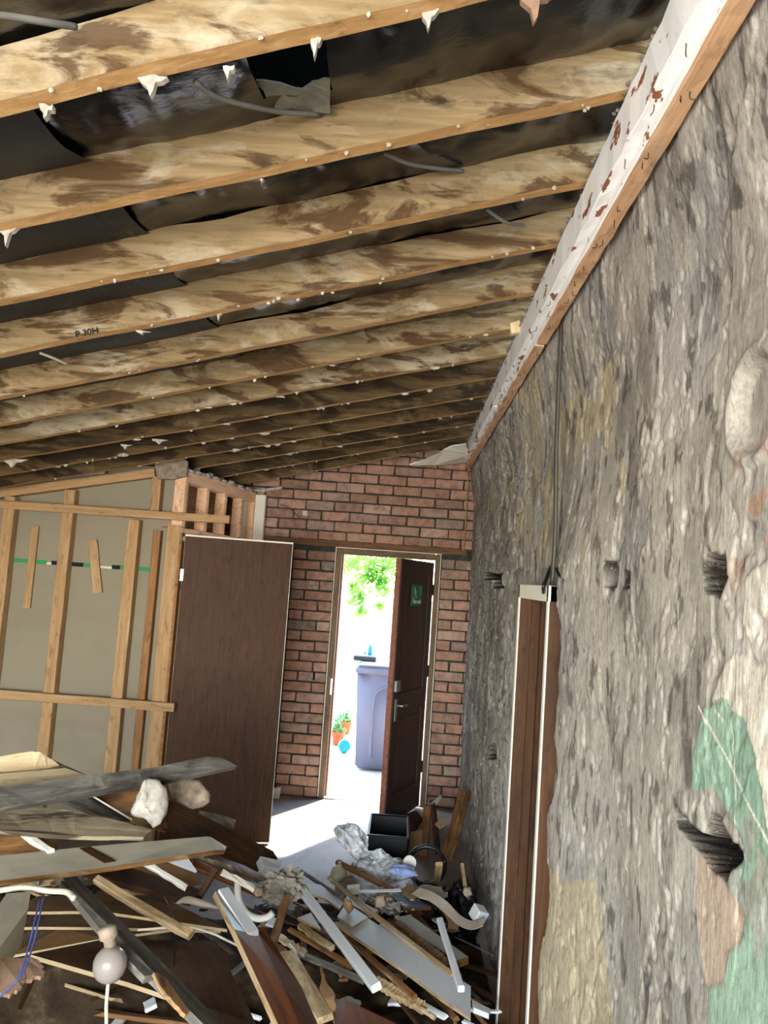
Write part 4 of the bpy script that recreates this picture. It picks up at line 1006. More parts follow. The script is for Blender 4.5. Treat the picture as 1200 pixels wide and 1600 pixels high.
slab('pink_board', q3([(-60, 1492, 1.98), (0, 1497, 2.0), (48, 1495, 2.04), (69, 1510, 2.04), (64, 1526, 2.0), (46, 1531, 1.98), (35, 1533, 1.96), (27, 1548, 1.93), (12, 1553, 1.92), (-60, 1550, 1.9)]), .012, PINKP, label='ragged pinkish plasterboard piece at the bottom left corner', cat='plasterboard', rag=.006, nrag=3)
tube('dark_cable', q3([(255, 1400, 2.45), (270, 1430, 2.4), (274, 1460, 2.38), (272, 1510, 2.3)]), .0025, BLACKR, label='thin dark cable hanging in front of the brown sheets', cat='cable', seg=6)
# ridge between the two piles
R = random.Random(77)
plank('plaster_crusted_lath', PY(298, 1338, 3.0), PY(432, 1383, 3.15), .03, .014, CHALKD, label='lath crusted with old plaster sloping right under the dark board', cat='lath', seg=18, rough=.005, jag=(.01, .02))
plank('varnished_lath', PY(300, 1350, 2.95), PY(410, 1396, 3.02), .035, .018, GLOSSB, label='dark varnished lath below the plaster crusted lath', cat='lath')
plank('white_lath', PY(345, 1362, 2.9), PY(411, 1396, 2.95), .022, .014, CREAMP, label='white lath with a ragged block at its end below the dark board', cat='lath', rough=.003, jag=(.01, .01))
chunk('plaster_chunk', [(400, 1384), (411, 1388), (413, 1398), (402, 1400), (396, 1394)], 2.9, .03, CHALKD, 'small beige plaster lump on the end of the white lath', 8, .004)
plank('dark_stick', PY(308, 1406, 2.75), PY(337, 1358, 2.8), .022, .018, DARKW, label='dark stick standing up left of the varnished plank', cat='stick')
plank('dark_stick', PY(424, 1482, 2.6), PY(448, 1402, 2.85), .028, .02, BROWNW, label='brown stick standing up below the dust tuft', cat='stick', jag=(.01, .02))
tube('twisted_paper', q3([(276, 1411, 2.7), (292, 1406, 2.7), (318, 1412, 2.7), (342, 1419, 2.72)]), .012, PAPER, label='twisted cream paper strip beside the varnished plank', cat='paper', rr=[.003, .013, .011, .004])
tube('thin_cable', q3([(215, 1453, 2.55), (290, 1448, 2.58), (330, 1458, 2.6), (352, 1468, 2.6), (385, 1484, 2.55)]), .004, CREAMT, label='thin cream cable curving across the brown sheets', cat='cable', seg=6)
for cx_, cy_, rr_, lb in [(440, 1385, .055, 'grey tuft of dusty insulation between the two debris piles')]:
    c = PY(cx_, cy_, 2.95); obj_ = obj('dust_tuft', blob_me('dust_tuft', 4, (rr_ * 1.25, rr_ * .8, rr_ * .9), 1.3, 4.5, 4), FLUFF, Matrix.Translation(c)); tag(obj_, lb, 'insulation')
slab('white_block', q3([(407, 1338, 3.4), (440, 1345, 3.45), (438, 1356, 3.42), (412, 1352, 3.36)]), .04, MDFW, label='white block beside the broken end of the dark board', cat='block')

# ------------------------------------------------------------------ right debris pile
slab('white_board', qz([(522, 1441), (572, 1433), (640, 1476), (735.5, 1541), (735.5, 1590.5), (690, 1560), (640, 1522)], .30), .012, MDFW, label='long wide white board sloping down towards the inner doorway', cat='board', edge=LATHW)
slab('white_board', qz([(478, 1380, .27), (500, 1382, .27), (531, 1403, .28), (536, 1412, .28), (531, 1420, .28), (508, 1404, .27), (486, 1396, .27)]), .01, MDFW, label='white board with a torn edge at the upper left of the right pile', cat='board', edge=LATHW, rag=.002, nrag=1)
slab('white_board', qz([(541, 1410), (575, 1433), (551, 1448), (527, 1432)], .315), .01, MDFW, label='small square white board lying on the long wide white board', cat='board', edge=LATHW)
slab('white_board', qz([(544, 1397), (591, 1423), (580, 1431), (538, 1407)], .30), .01, MDFW, label='white board strip touching the small square white board', cat='board', edge=LATHW)
slab('white_offcut', qz([(465, 1434), (486, 1426), (501, 1451)], .30), .01, MDFW, label='white triangular offcut left of the long batten', cat='offcut', edge=LATHW)
slab('white_board', qz([(448, 1383, .24), (470, 1377, .24), (500, 1387, .24), (478, 1384, .24)]), .008, MDFW, label='narrow white board at the far edge of the right pile', cat='board')
plank('long_batten', PZ(449, 1361, .33), PZ(588, 1543, .36), .038, .028, MDFW, n=(-.35, -.2, 1), label='long white topped batten running down across the right pile', cat='batten', seg=10, rough=.001, jag=(.02, 0))
plank('long_lath', PZ(514, 1371, .30), PZ(707, 1523, .335), .022, .012, LATHW, label='long brown lath lying along the top edge of the wide white board', cat='lath', seg=10, warp=.01)
plank('brown_lath', PZ(527, 1347, .26), PZ(612, 1390, .27), .026, .02, BROWNW, label='brown lath pointing at the plastic sack', cat='lath')
plank('brown_lath', PZ(465, 1358, .22), PZ(532, 1402, .29), .02, .012, GREYW, label='grey lath left of the plastic bottle', cat='lath')
slab('white_sheet', qz([(559, 1360, .2), (585, 1365, .21), (620, 1378, .23), (641, 1372, .27), (646, 1380, .28), (632, 1394, .25), (600, 1386, .22)]), .004, MDFW, label='bent white sheet below the plastic sack', cat='sheet')
plank('white_lath', PZ(560, 1393, .28), PZ(626, 1391, .28), .016, .008, MDFW, label='white lath lying level below the bent white sheet', cat='lath')
slab('grey_carton', qz([(524, 1379), (550, 1368), (559, 1381), (539, 1390)], .25), .06, CHALKD, label='grey carton beside the plastic bottle', cat='carton')
slab('pale_block', qz([(542, 1383), (562, 1381), (562, 1387), (543, 1389)], .27), .03, CREAMP, label='small pale block right of the grey carton', cat='block')
pb_ = PZ(529, 1372, .20)
bt = tag(empty('plastic_bottle', pb_), 'cloudy plastic bottle standing at the back of the right pile', 'bottle')
obj('bottle_body', lathe_me('bottle_body', [(.03, -.03), (.045, -.02), (.045, .03), (.036, .05), (.014, .06), (.012, .075)], 20), plain('cloudy_plastic', '#b5ad92', .3, .5), Matrix.Translation(pb_), bt, True)
obj('bottle_cap', lathe_me('bottle_cap', [(.013, .074), (.013, .09), (.008, .092)], 16), CHALKD, Matrix.Translation(pb_), bt, True)
slab('dark_slab', qz([(612, 1400), (625, 1392), (650, 1404), (674, 1417), (631, 1418)], .27), .015, plain('blue_grey_board', '#5b6670', .6, .3, .2), label='blue grey board flat in the middle of the right pile', cat='board', edge=DARKW)
slab('grey_white_board', qz([(616, 1434, .25), (640, 1429, .25), (732, 1495, .27), (712, 1501, .27)]), .03, MDFG, label='dusty white board above the long wide white board', cat='board', edge=BROWNW)
plank('crumbled_strip', PZ(622, 1444, .27), PZ(694, 1503, .27), .03, .03, CARDB, label='crumbling brown strip along the dusty white board', cat='strip', seg=30, rough=.004)
plank('white_batten', PZ(687, 1437, .36), PZ(721, 1546, .34), .026, .02, MDFW, label='white batten standing across the end of the long lath', cat='batten', jag=(0, .01))
# curved strip of card
def ribbon(name, pts, wd, th, mat, up, **k):
    p = spline(pts, 6); V = []; Fc = []; c = sum(p, Vector()) / len(p)
    for i, a in enumerate(p):
        dr = (p[min(i + 1, len(p) - 1)] - p[max(i - 1, 0)]).normalized(); sd_ = dr.cross(Vector(up)).normalized(); u_ = sd_.cross(dr)
        for e, f in ((-1, -1), (1, -1), (1, 1), (-1, 1)): V.append(a - c + sd_ * wd / 2 * e + u_ * th / 2 * f)
    for i in range(len(p) - 1):
        for j in range(4): a = i * 4 + j; b = i * 4 + (j + 1) % 4; Fc.append((a, b, b + 4, a + 4))
    Fc += [(3, 2, 1, 0), tuple(range(4 * len(p) - 4, 4 * len(p)))]
    return tag(obj(name, pyd(name, V, Fc), mat, Matrix.Translation(c)), **k)
ribbon('curled_card', [PZ(650, 1392, .31), PZ(672, 1400, .32), PZ(695, 1416, .30), PZ(718, 1438, .25), PZ(738, 1446, .24), PZ(756, 1440, .27)], .052, .004, PAPER, (-.2, -.3, 1), label='curled beige card strip leading to the white block by the wall', cat='card')
ribbon('curled_card', [PZ(690, 1412, .27), PZ(702, 1425, .26), PZ(708, 1440, .22), PZ(708, 1452, .19)], .05, .004, CARDB, (-.3, -.5, .8), label='short brown card strip curling downwards by the curled beige strip', cat='card')
slab('crumpled_card', qz([(640, 1388, .27), (662, 1382, .29), (690, 1386, .29), (700, 1400, .28), (676, 1408, .30), (655, 1402, .30)]), .004, PAPER, label='crumpled beige card below the black rubber ring', cat='card', rag=.008, nrag=2)
slab('brown_carton', qz([(628, 1390, .29), (640, 1380, .30), (652, 1392, .30), (640, 1400, .29)]), .03, CARDB, label='open brown carton flap by the bent white sheet', cat='carton')
o_ = PZ(748, 1428, .26); tag(box('white_block', (-.03, -.03, -.03), (.03, .03, .03), MDFW, bev=.003, M=Matrix.Translation(o_) @ Euler((.3, .35, .5)).to_matrix().to_4x4()), 'white cube shaped block against the stone wall', 'block')
plank('brown_lath', PZ(538, 1461, .27), PZ(648, 1558, .27), .022, .014, BROWNW, label='brown lath below the long wide white board', cat='lath', seg=8)
plank('crumbled_lath', PZ(585, 1533, .24), PZ(663, 1575, .25), .035, .025, LATHW, label='crumbling frayed lath at the bottom of the right pile', cat='lath', seg=34, rough=.004, jag=(.02, .03))
plank('square_stick', PZ(650, 1572, .24), PZ(680, 1590, .24), .016, .014, LATHW, label='short square stick below the crumbling frayed lath', cat='stick')
plank('pale_plank', PZ(446, 1486, .38), PZ(508, 1592, .36), .055, .022, LATHW, label='pale plank beside the glossy brown planks at the bottom', cat='plank', jag=(.03, 0))
plank('dark_lath', PZ(462, 1488, .22), PZ(570, 1533, .22), .026, .014, GREYW, label='grey lath in the dark gap left of the long batten', cat='lath')
plank('dark_lath', PZ(452, 1452, .24), PZ(545, 1507, .24), .022, .014, BROWNW, label='brown lath passing under the long batten', cat='lath')
plank('dark_lath', PZ(468, 1446, .27), PZ(520, 1482, .27), .024, .02, LATHW, label='short pale lath under the white triangular offcut', cat='lath', rough=.004)
plank('frayed_lath', PZ(432, 1462, .33), PZ(478, 1490, .30), .025, .014, CHALKD, label='frayed plastered lath right of the brown stick', cat='lath', seg=12, rough=.005)
tube('thin_cable', [PZ(452, 1474, .34), PZ(462, 1485, .33), PZ(462, 1497, .31), PZ(455, 1503, .30)], .004, CREAMT, label='thin pale cable loop above the pale plank', cat='cable', seg=6)
slab('glossy_board', qz([(516, 1560, .22), (540, 1562, .22), (625, 1602, .2), (640, 1640, .2), (530, 1640, .2)]), .012, GLOSSB, label='glossy brown panel at the bottom edge below the long batten', cat='panel', edge=LATHW)
slab('torn_card', qz([(500, 1512, .3), (506, 1510, .3), (508, 1530, .28), (524, 1556, .25), (524, 1578, .22), (512, 1578, .22), (504, 1560, .25)]), .004, CARDB, label='torn brown card standing beside the glossy bottom panel', cat='card', rag=.008, nrag=2)
slab('white_offcut', qz([(738, 1562, .2), (766, 1576, .2), (764, 1584, .2), (740, 1574, .2)]), .02, MDFW, label='white offcut between the long white board and inner doorway', cat='offcut')
slab('white_offcut', qz([(584, 1446, .29), (600, 1443, .3), (634, 1466, .3), (615, 1470, .29)]), .01, MDFW, label='white offcut partly covering the top of the wide white board', cat='offcut', rag=.004, nrag=2)
chunk('brown_lump', [(538, 1404), (549, 1408), (552, 1420), (545, 1428), (536, 1418)], 3.5, .03, CARDB, 'brown torn lump on the white board with a torn edge', 12, .005, 'cardboard')
chunk('brown_lump', [(588, 1402), (600, 1398), (604, 1412), (596, 1420), (586, 1416)], 3.55, .04, CHALKD, 'beige lump at the edge of the white crumbs', 13, .005, 'plaster chunk')
# heap of white crumbs
bm = bmesh.new(); R = random.Random(31)
for i in range(260):
    p = PZ(R.gauss(610, 16), R.gauss(1408, 9), .25 + R.uniform(0, .02)); r = bmesh.ops.create_icosphere(bm, subdivisions=1, radius=1); sz = R.uniform(.003, .010)
    for v in r['verts']: v.co = Vector((v.co.x * sz * R.uniform(.6, 2.2), v.co.y * sz * R.uniform(.6, 1.6), v.co.z * sz * .6)) + p
tag(obj('plaster_crumbs', bm_me('plaster_crumbs', bm), CHALK), 'scatter of white plaster crumbs in the middle of the right pile', 'plaster', kind='stuff')

# loose laths and splinters that nothing tells apart
LM_ = {}
for mt in (LATHW, BROWNW, GREYW, DARKW, MDFW):
    LM_[mt.name] = [plank_me('lath_splinter', 1, 1, 1, seg=4, rough=.06, jag=(.1, .1), ch=.1, seed=400 + k) for k in range(3)]
    for m_ in LM_[mt.name]: m_.materials.append(mt)
R = random.Random(5)
SPL = []
LAND = [(PZ(655, 1485, .3), 'long wide white board'), (PZ(520, 1450, .3), 'long white topped batten'), (PZ(529, 1370, .2), 'plastic bottle'), (PZ(600, 1370, .2), 'plastic sack'), (PZ(668, 1365, .2), 'black rubber ring'),
        (PZ(705, 1425, .25), 'curled beige card strip'), (PZ(716, 1380, .2), 'black bin bag'), (PZ(704, 1495, .3), 'upright white batten'), (PZ(610, 1410, .25), 'white plaster crumbs'), (PZ(475, 1540, .3), 'glossy brown planks'),
        (PZ(620, 1560, .2), 'crumbling frayed lath'), (PY(440, 1385, 2.95), 'grey dust tuft'), (PY(172, 1506, 2.12), 'pendant lamp globe'), (PY(380, 1330, 3.3), 'dark sloping board'), (PY(230, 1430, 2.4), 'longer cream batten'),
        (PY(110, 1470, 2.4), 'stacked brown sheets'), (PY(160, 1340, 2.6), 'dusty white board'), (PY(235, 1260, 2.9), 'ragged plaster chunk'), (PY(380, 1450, 2.5), 'plank with the white strip'), (PY(40, 1395, 2.2), 'thick painted timber')]
def scatter(n, xr, yr, lift, lens, group, label, mats, name='lath_splinter', ang=None, wide=None):
    for i in range(n):
        x, y = R.uniform(*xr), R.uniform(*yr)
        z = heap_z(x, y)
        if z < .02: continue
        mt = R.choice(mats); o = bpy.data.objects.new(name, R.choice(LM_[mt.name]))
        L = R.uniform(*lens); a = R.gauss(-.95, .5) if ang is None else R.gauss(*ang)
        M = Matrix.Translation((x, y, z + lift + R.uniform(0, .04))) @ Euler((R.uniform(-.5, .5), R.uniform(-.22, .22), a)).to_matrix().to_4x4() @ Matrix.Diagonal((L, R.uniform(.012, .035) if wide is None else R.uniform(*wide), R.uniform(.006, .016), 1))
        place(o, M)
        tone = {'lath_wood': 'pale', 'brown_wood': 'brown', 'weathered_grey_wood': 'grey', 'dark_stained_wood': 'dark', 'white_painted_board': 'white painted'}[mt.name]
        ln = 'long thin' if L > (lens[0] + lens[1]) / 2 else 'short'
        near = min(LAND, key=lambda t_: (t_[0] - M.translation).length)[1]
        SPL.append((o, f'{ln} {tone} wood splinter lying near the {near}' if wide is None else f'small flat {tone} wood chip lying near the {near}', M.translation.copy()))
scatter(70, (-.62, .44), (2.5, 4.2), .02, (.12, .5), 'splinters in the right pile', 'thin splintered lath lying loose in the right debris pile', [LATHW, BROWNW, GREYW, DARKW])
scatter(18, (-.55, .42), (2.7, 4.1), .03, (.08, .25), 'white slivers in the right pile', 'thin white painted sliver lying loose in the right debris pile', [MDFW], 'white_sliver')
scatter(40, (-.6, .42), (2.6, 4.15), .03, (.04, .13), 'chips in the right pile', '', [LATHW, BROWNW, MDFW, GREYW, BROWNW], wide=(.03, .07))
scatter(14, (-1.6, -.7), (2.5, 3.2), .03, (.05, .16), 'chips in the left pile', '', [LATHW, BROWNW, MDFW], wide=(.03, .08))
scatter(45, (-1.75, -.65), (2.45, 3.3), .02, (.15, .6), 'splinters in the left pile', 'thin splintered lath lying loose in the left debris pile', [LATHW, BROWNW, DARKW, GREYW], ang=(-.3, .9))

def px_of(p): c = RW.transposed() @ (p - EYE); return 600 + F * c.x / -c.z
ORD = ['leftmost', 'second from left', 'third from left', 'fourth from left', 'fifth from left', 'sixth from left', 'seventh from left', 'eighth from left', 'ninth from left', 'tenth from left']
for lb in sorted({t_[1] for t_ in SPL}):
    g_ = sorted([t_ for t_ in SPL if t_[1] == lb], key=lambda t_: px_of(t_[2]))
    for k, t_ in enumerate(g_): tag(t_[0], lb if len(g_) == 1 else f'{lb}, {ORD[min(k, 9)]}', 'splinter', 'loose splinters in the debris')
# ------------------------------------------------------------------ things by the outer door
# open black crate
def crate(cx, cy, w_, dp, h, rot, z0=0):
    M = Matrix.Translation((cx, cy, z0)) @ Matrix.Rotation(rot, 4, 'Z'); t = .006
    o = tag(empty('storage_crate', M=M), 'open black plastic crate in front of the outer door leaf', 'crate')
    for nm, lo, hi in [('side', (-w_/2, -dp/2, 0), (w_/2, -dp/2 + t, h)), ('side', (-w_/2, dp/2 - t, 0), (w_/2, dp/2, h)), ('side', (-w_/2, -dp/2, 0), (-w_/2 + t, dp/2, h)), ('side', (w_/2 - t, -dp/2, 0), (w_/2, dp/2, h)), ('base', (-w_/2, -dp/2, 0), (w_/2, dp/2, t))]:
        box(nm, lo, hi, BLACKP, o, .002, M)
    for nm, lo, hi in [('rim', (-w_/2 - .008, -dp/2 - .008, h - .012), (w_/2 + .008, -dp/2 + t, h)), ('rim', (-w_/2 - .008, dp/2 - t, h - .012), (w_/2 + .008, dp/2 + .008, h)), ('rim', (-w_/2 - .008, -dp/2, h - .012), (-w_/2 + t, dp/2, h)), ('rim', (w_/2 - t, -dp/2, h - .012), (w_/2 + .008, dp/2, h))]:
        box(nm, lo, hi, BLACKP, o, .003, M)
    return o
ca_, cb_ = PY(576, 1303, 4.6), PY(638, 1306, 4.6)
crate((ca_.x + cb_.x) / 2, 4.6 + .2, cb_.x - ca_.x, .40, ca_.z, .0)
# crumpled clear sack
bag_mat = NT('crumpled_clear_plastic')
n_ = bag_mat.noise(bag_mat.map((11, 11, 11)), 1, 4, .6, 1.5)
c_ = bag_mat.ramp(n_, [(.35, '#85897e'), (.48, '#c3c9cc'), (.6, '#eef2f6')])
bag_mat.b.inputs['Transmission Weight'].default_value = .15
bag_mat.bump(n_, .8, .03); BAGM = bag_mat.fin(c_, .28, .6)
def crumple(name, size, seed, sub=4, amp=.35):
    bm = bmesh.new(); bmesh.ops.create_icosphere(bm, subdivisions=sub, radius=1)
    co = np.array([v.co[:] for v in bm.verts]); o = seed * 7.7 + 50
    n1 = fbm(co[:, 0] * 1.6 + o, co[:, 1] * 1.6 + co[:, 2] * 1.1 + o, 2) - .5
    n2 = np.abs(fbm(co[:, 0] * 3.3 + o + co[:, 2], co[:, 1] * 3.3 + o - co[:, 2] * 2, 3) - .5) * 2
    n3 = np.abs(fbm(co[:, 2] * 6 + o, (co[:, 0] - co[:, 1]) * 6 + o, 2) - .5) * 2
    co = co * (1 + amp * 2 * n1 - amp * (.5 - n2) - .12 * (.5 - n3))[:, None] * np.array(size)
    co[:, 2] = np.maximum(co[:, 2], -size[2] * .75)
    for v, c in zip(bm.verts, co): v.co = c
    return bm_me(name, bm)
bc = PY(592, 1345, 4.25)
sack = tag(empty('plastic_sack', (bc.x, bc.y, 0)), 'crumpled clear plastic rubbish sack in front of the black crate', 'sack')
obj('sack_body', crumple('sack_body', (.19, .13, .135), 2), BAGM, Matrix.Translation((bc.x + .015, bc.y, .19)), sack)
pn = PY(551, 1313, 4.3); obj('sack_neck', crumple('sack_neck', (.12, .07, .065), 5), BAGM, Matrix.Translation(pn) @ Matrix.Rotation(.7, 4, 'Y'), sack)
# rubber ring
rc = PY(666, 1352, 4.3); M = Matrix.Translation(rc) @ Euler((.75, -.15, 0)).to_matrix().to_4x4()
pts = [Vector((.10 * math.cos(t), .105 * math.sin(t), 0)) for t in np.linspace(0, 2 * math.pi, 41)]
tag(obj('rubber_ring', tube_me('rubber_ring', pts, .013, 10), BLACKR, M, smooth=True), 'black rubber ring leaning by the black sack', 'ring')
bk = PY(716, 1368, 4.0)
BLKB = plain('black_bag_plastic', '#08080a', .22, .6, .1, 12, .6)
tag(obj('bin_bag', crumple('bin_bag', (.115, .12, .17), 9, amp=.25), BLKB, Matrix.Translation((bk.x + .005, bk.y, .14))), 'shiny black bin bag slumped against the stone wall', 'bag')
dc = PY(640, 1348, 4.15); obj_ = obj('paint_lid', lathe_me('paint_lid', [(.034, -.006), (.036, 0), (.034, .006)], 24), WHITEP, Matrix.Translation(dc) @ Euler((1.2, 0, .2)).to_matrix().to_4x4()); tag(obj_, 'round white lid lying beside the plastic sack', 'lid')
cl = PY(630, 1360, 4.05); tag(obj('blue_cloth', crumple('blue_cloth', (.07, .05, .028), 15, 3), plain('pale_blue_cloth', '#9aaedb', .8, .2), Matrix.Translation(cl)), 'pale blue cloth scrap below the rubber ring', 'cloth')
plank('leaning_plank', PY(698, 1345, 4.7), PY(727, 1236, 5.25), .085, .02, BROWNW, n=(-.5, -1, .2), label='brown plank with a slanted top leaning on the stone wall', cat='plank', jag=(0, .03))
plank('leaning_stick', PY(662, 1340, 4.9), PY(668, 1262, 5.3), .05, .03, BROWNW, n=(-.2, -1, .2), label='brown board leaning upright right of the black crate', cat='board')
plank('leaning_stick', PY(684, 1332, 4.9), PY(676, 1252, 5.35), .035, .025, DARKW, n=(-.2, -1, .2), label='dark post leaning behind the upright brown board', cat='post')
slab('brown_carton', q3([(642, 1300, 4.9), (660, 1296, 4.95), (658, 1335, 4.85), (636, 1340, 4.8)]), .05, CARDB, label='brown carton standing between the crate and the upright board', cat='carton')
slab('pale_shard', q3([(672, 1256, 5.3), (689, 1241, 5.35), (691, 1246, 5.35), (680, 1260, 5.3)]), .015, GREYW, label='pale shard of board above the dark post', cat='shard')
slab('pale_shard', q3([(682, 1286, 5.0), (690, 1278, 5.05), (698, 1288, 5.05), (690, 1294, 5.0)]), .02, LATHW, label='pale wood shard in front of the leaning planks', cat='shard')
slab('grey_shard', q3([(620, 1276, 5.2), (650, 1266, 5.3), (662, 1280, 5.3), (648, 1300, 5.1)]), .02, DARKW, label='dark board lying over the back of the crate', cat='board')
plank('upright_batten', PY(722, 1350, 3.95), PY(727, 1384, 3.85), .018, .014, LATHW, n=(0, -1, 0), label='short pale batten standing in front of the black bin bag', cat='batten')
chunk('plaster_chunk', [(725, 1387), (735, 1386), (738, 1397), (728, 1401), (723, 1395)], 3.75, .04, CHALKD, 'beige stone lump at the foot of the stone wall', 21, .004)
slab('beige_card', qz([(715, 1410, .2), (735, 1402, .22), (742, 1417, .22), (728, 1422, .2)]), .004, PAPER, label='beige card scrap beside the white cube shaped block', cat='card')
plank('pale_post', PZ(680, 1396, .1), PZ(686, 1350, .36), .035, .02, LATHW, n=(0, -1, .2), label='short pale post standing right of the rubber ring', cat='post')

# ------------------------------------------------------------------ outside
og = tag(box('floor_outside', (-30, YB + .2, -.12), (30, 60, -.02), OUTC), kind='structure')
b0 = PZ(547, 1205, -.02); BY = b0.y + .3; BX = b0.x + .29
BINM = plain('grey_bin_plastic', '#6f6f80', .45, .4, .05, 6, .03)
bn = tag(empty('wheelie_bin', (BX, BY, -.02)), 'grey wheelie bin standing in the yard outside the door', 'bin')
def tap(name, z0, z1, w0, d0, w1, d1, mat, bev=.02, yoff=0):
    bm = bmesh.new(); bmesh.ops.create_cube(bm, size=1)
    for v in bm.verts:
        t = v.co.z + .5; v.co = Vector((v.co.x * (w0 + (w1 - w0) * t), v.co.y * (d0 + (d1 - d0) * t) + yoff, z0 + (z1 - z0) * t))
    bmesh.ops.bevel(bm, geom=bm.edges[:], offset=bev, segments=3, affect='EDGES'); return obj(name, bm_me(name, bm), mat, Matrix.Translation((BX, BY, -.02)), bn, True)
tap('bin_body', .02, .94, .50, .50, .58, .60, BINM)
tap('bin_rim', .90, .955, .61, .63, .62, .64, BINM, .012)
tap('bin_lid', .955, 1.0, .60, .64, .55, .58, BINM, .015)
# raised arch on the front
arch = [Vector((-.12, -.262, .12)), Vector((-.125, -.275, .45)), Vector((-.12, -.287, .68)), Vector((-.08, -.292, .76)), Vector((0, -.294, .79)), Vector((.08, -.292, .76)), Vector((.12, -.287, .68)), Vector((.125, -.275, .45)), Vector((.12, -.262, .12))]
tube('bin_arch', [v + Vector((BX, BY, -.02)) for v in arch], .012, BINM, bn)
for sx in (-1, 1): obj('bin_wheel', lathe_me('bin_wheel', [(.02, -.025), (.1, -.022), (.1, .022), (.02, .025)], 24), BLACKR, Matrix.Translation((BX + sx * .24, BY + .24, .08)) @ Matrix.Rotation(math.pi / 2, 4, 'Y'), bn)
for k, (px, py, w_, h_, c, lb) in enumerate([(570, 1036, .22, .05, '#2c3238', 'dark flat case lying on the wheelie bin lid'), (578, 1022, .05, .11, '#3f9fb8', 'blue bottle standing on the bin lid'), (570, 1026, .035, .08, '#4470a0', 'small dark blue bottle on the bin lid'), (580, 1030, .03, .05, '#c0473f', 'small red toy on the bin lid')]):
    p = PY(px, py, BY - .08 + .04 * k)
    if k == 0: tag(box('flat_case', (p.x - w_/2, p.y - .1, .982), (p.x + w_/2, p.y + .1, .982 + h_), plain('case%d' % k, c, .5), bev=.01), lb, 'case')
    else: tag(obj('bottle' if k < 3 else 'toy', lathe_me('bottle', [(w_ * .45, 0), (w_ * .5, h_ * .1), (w_ * .5, h_ * .6), (w_ * .2, h_ * .8), (w_ * .2, h_), (w_ * .1, h_)], 16), plain('bott%d' % k, c, .4), Matrix.Translation((p.x, p.y, .982 if k != 1 else .982 + .05)), smooth=True), lb, 'bottle' if k < 3 else 'toy')
# pots and toy wheel on the ground
POTM = plain('terracotta', '#b0623c', .85, .15)
for k, (px, py, r_, lb) in enumerate([(527, 1152, .07, 'terracotta plant pot on the ground left of the bin'), (537, 1143, .06, 'terracotta plant pot behind the other pot by the bin')]):
    p = PZ(px, py + 12, -.02); p.y += .3 * k
    t = tag(empty('plant_pot', p), lb, 'plant pot')
    obj('pot', lathe_me('pot', [(r_ * .7, 0), (r_ * .95, .11), (r_ * 1.08, .112), (r_ * 1.08, .14), (r_ * .9, .14), (r_ * .85, .12)], 20), POTM, Matrix.Translation(p), t)
    bm = bmesh.new(); R = random.Random(k)
    for i in range(70):
        v0 = Vector((R.gauss(0, r_ * .5), R.gauss(0, r_ * .5), .14 + abs(R.gauss(0, .06)))); a_ = Vector((R.uniform(-1, 1), R.uniform(-1, 1), R.uniform(-.3, 1))).normalized() * .03; b_ = a_.orthogonal().normalized() * .01
        bm.faces.new([bm.verts.new(v0 + q_) for q_ in (-a_, b_, a_, -b_)])
    tag(obj('foliage', bm_me('foliage', bm), plain('pot_leaf%d' % k, '#5d8a3a', .6), Matrix.Translation(p), t), kind='stuff')
p = PZ(537, 1176, -.02); tag(obj('turquoise_toy', lathe_me('toy_wheel', [(.015, -.03), (.06, -.028), (.066, 0), (.06, .028), (.015, .03)], 20), plain('turquoise_plastic', '#2fa3a8', .4), Matrix.Translation(p + Vector((0, 0, .066))) @ Euler((1.4, 0, .3)).to_matrix().to_4x4()), 'turquoise toy wheel on the ground beside the bin', 'toy')
GRP = plain('green_plastic', '#a9c9a4', .5, .3)
gp = PZ(520, 1090, .3); 
def barrel(x, y, r_, h, lb):
    M = Matrix.Translation((x, y, -.02)); t = tag(empty('water_butt', M=M), lb, 'water butt')
    obj('barrel', lathe_me('barrel', [(r_ * .9, 0), (r_, h * .1), (r_ * 1.03, h * .5), (r_, h * .95), (r_ * .95, h)], 28), GRP, M, t, True); obj('barrel_lid', lathe_me('barrel_lid', [(r_ * 1.05, h), (r_ * 1.05, h + .03), (r_ * .3, h + .06)], 28), GRP, M, t, True)
bb = PY(520, 1003, 9.2); barrel(bb.x - .05, 9.2, .28, bb.z + .02, 'pale green water butt in the yard beyond the door')
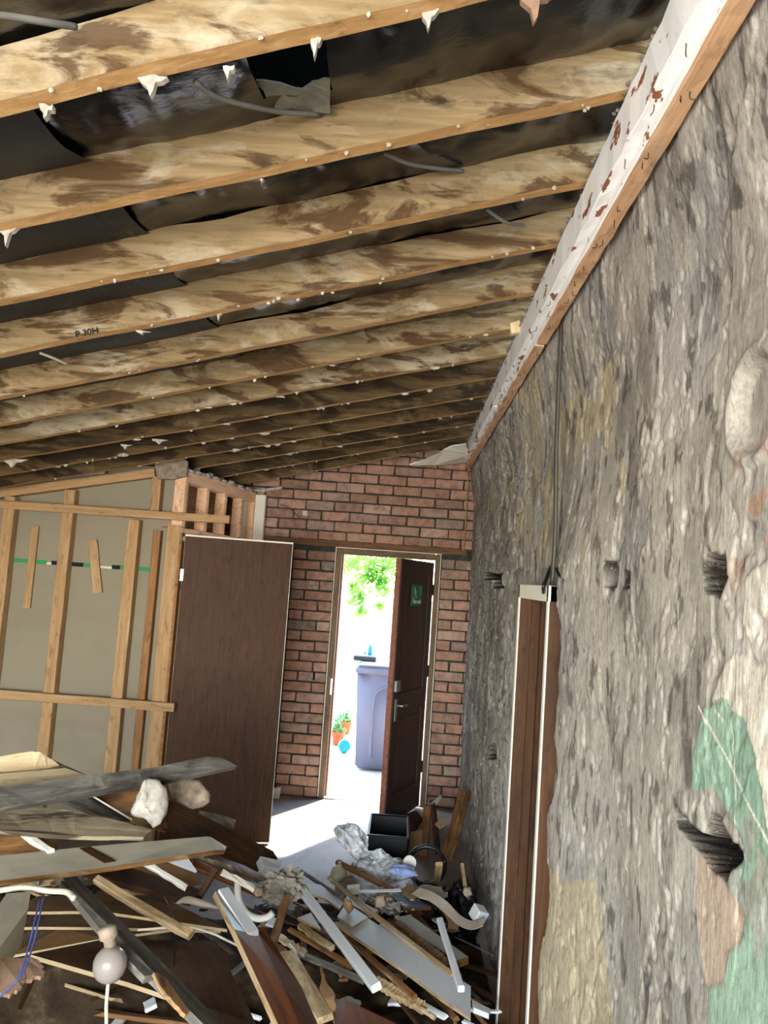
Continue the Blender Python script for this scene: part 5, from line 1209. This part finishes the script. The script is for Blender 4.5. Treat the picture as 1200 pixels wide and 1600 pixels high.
# pale garden wall and a tree
gw = tag(empty('wall_garden', (0, 13, 0)), kind='structure')
for i in range(6): box('wall_panel', (-6 + 2 * i + .01, 13, -.1), (-4 + 2 * i - .01, 13.2, 1.45), OUTC, gw, .01)
tr = tag(empty('garden_tree', (-1.5, 10.6, -.02)), 'leafy green tree overhanging the yard outside the door', 'tree')
tube('trunk', [(-1.5, 10.6, -.02), (-1.48, 10.6, 1.2), (-1.4, 10.55, 2.2), (-1.1, 10.5, 3.2)], .09, BROWNW, tr, rr=[.11, .09, .08, .05])
for a_, b_ in [((-1.42, 10.55, 2.1), (-.2, 10.2, 2.9)), ((-1.45, 10.6, 1.9), (-2.3, 10.5, 3.0)), ((-1.2, 10.5, 2.9), (.3, 10.6, 3.4))]:
    m_ = [(a_[i] + b_[i]) / 2 + (.15 if i == 2 else 0) for i in range(3)]; tube('branch', [a_, m_, b_], .035, BROWNW, tr, rr=[.05, .035, .015])
bm = bmesh.new(); R = random.Random(42)
cl_ = [(Vector((-.35, 10.2, 2.25)), .35, 500), (Vector((-.75, 10.3, 1.95)), .22, 220), (Vector((-.15, 10.1, 2.6)), .4, 500), (Vector((-1.2, 10.4, 2.9)), .6, 700), (Vector((.5, 10.5, 3.0)), .6, 600), (Vector((-2.2, 10.5, 2.9)), .6, 500), (Vector((-.5, 10.3, 3.6)), .7, 700), (Vector((-.05, 10.2, 2.05)), .16, 130), (Vector((-.62, 10.2, 1.65)), .12, 90)] + [(PY(x_, y_, 9.6), r_, n_) for x_, y_, r_, n_ in [(588, 890, .17, 170), (598, 915, .13, 110), (570, 905, .12, 80), (560, 935, .10, 90), (565, 955, .06, 40), (550, 885, .13, 60), (605, 880, .2, 150), (592, 945, .06, 30)]]
for c, r_, n_ in cl_:
    for i in range(n_):
        v0 = c + Vector((R.gauss(0, r_ * .5), R.gauss(0, r_ * .5), R.gauss(0, r_ * .5))); a_ = Vector((R.uniform(-1, 1), R.uniform(-1, 1), R.uniform(-1, .4))).normalized() * R.uniform(.03, .06); b_ = a_.cross(Vector((R.uniform(-1, 1), R.uniform(-1, 1), 1))).normalized() * .022
        bm.faces.new([bm.verts.new(v0 + q_) for q_ in (-a_, -a_ * .2 + b_, a_, -a_ * .2 - b_)])
lm = NT('green_leaf'); lm.b.inputs['Transmission Weight'].default_value = .0
tl_ = lm.n('ShaderNodeBsdfTranslucent'); tl_.inputs[0].default_value = lin('#8fc24a'); ms = lm.n('ShaderNodeMixShader'); ms.inputs[0].default_value = .5
lm.fin(lm.ramp(lm.noise(lm.map((3, 3, 3)), 1, 3), [(.35, '#3f7a2c'), (.65, '#86ad3c')]), .6, .2); lm.l(lm.b.outputs[0], ms.inputs[1]); lm.l(tl_.outputs[0], ms.inputs[2]); lm.l(ms.outputs[0], lm.out.inputs[0])
tag(obj('foliage', bm_me('foliage', bm), lm.m, parent=tr), kind='stuff')
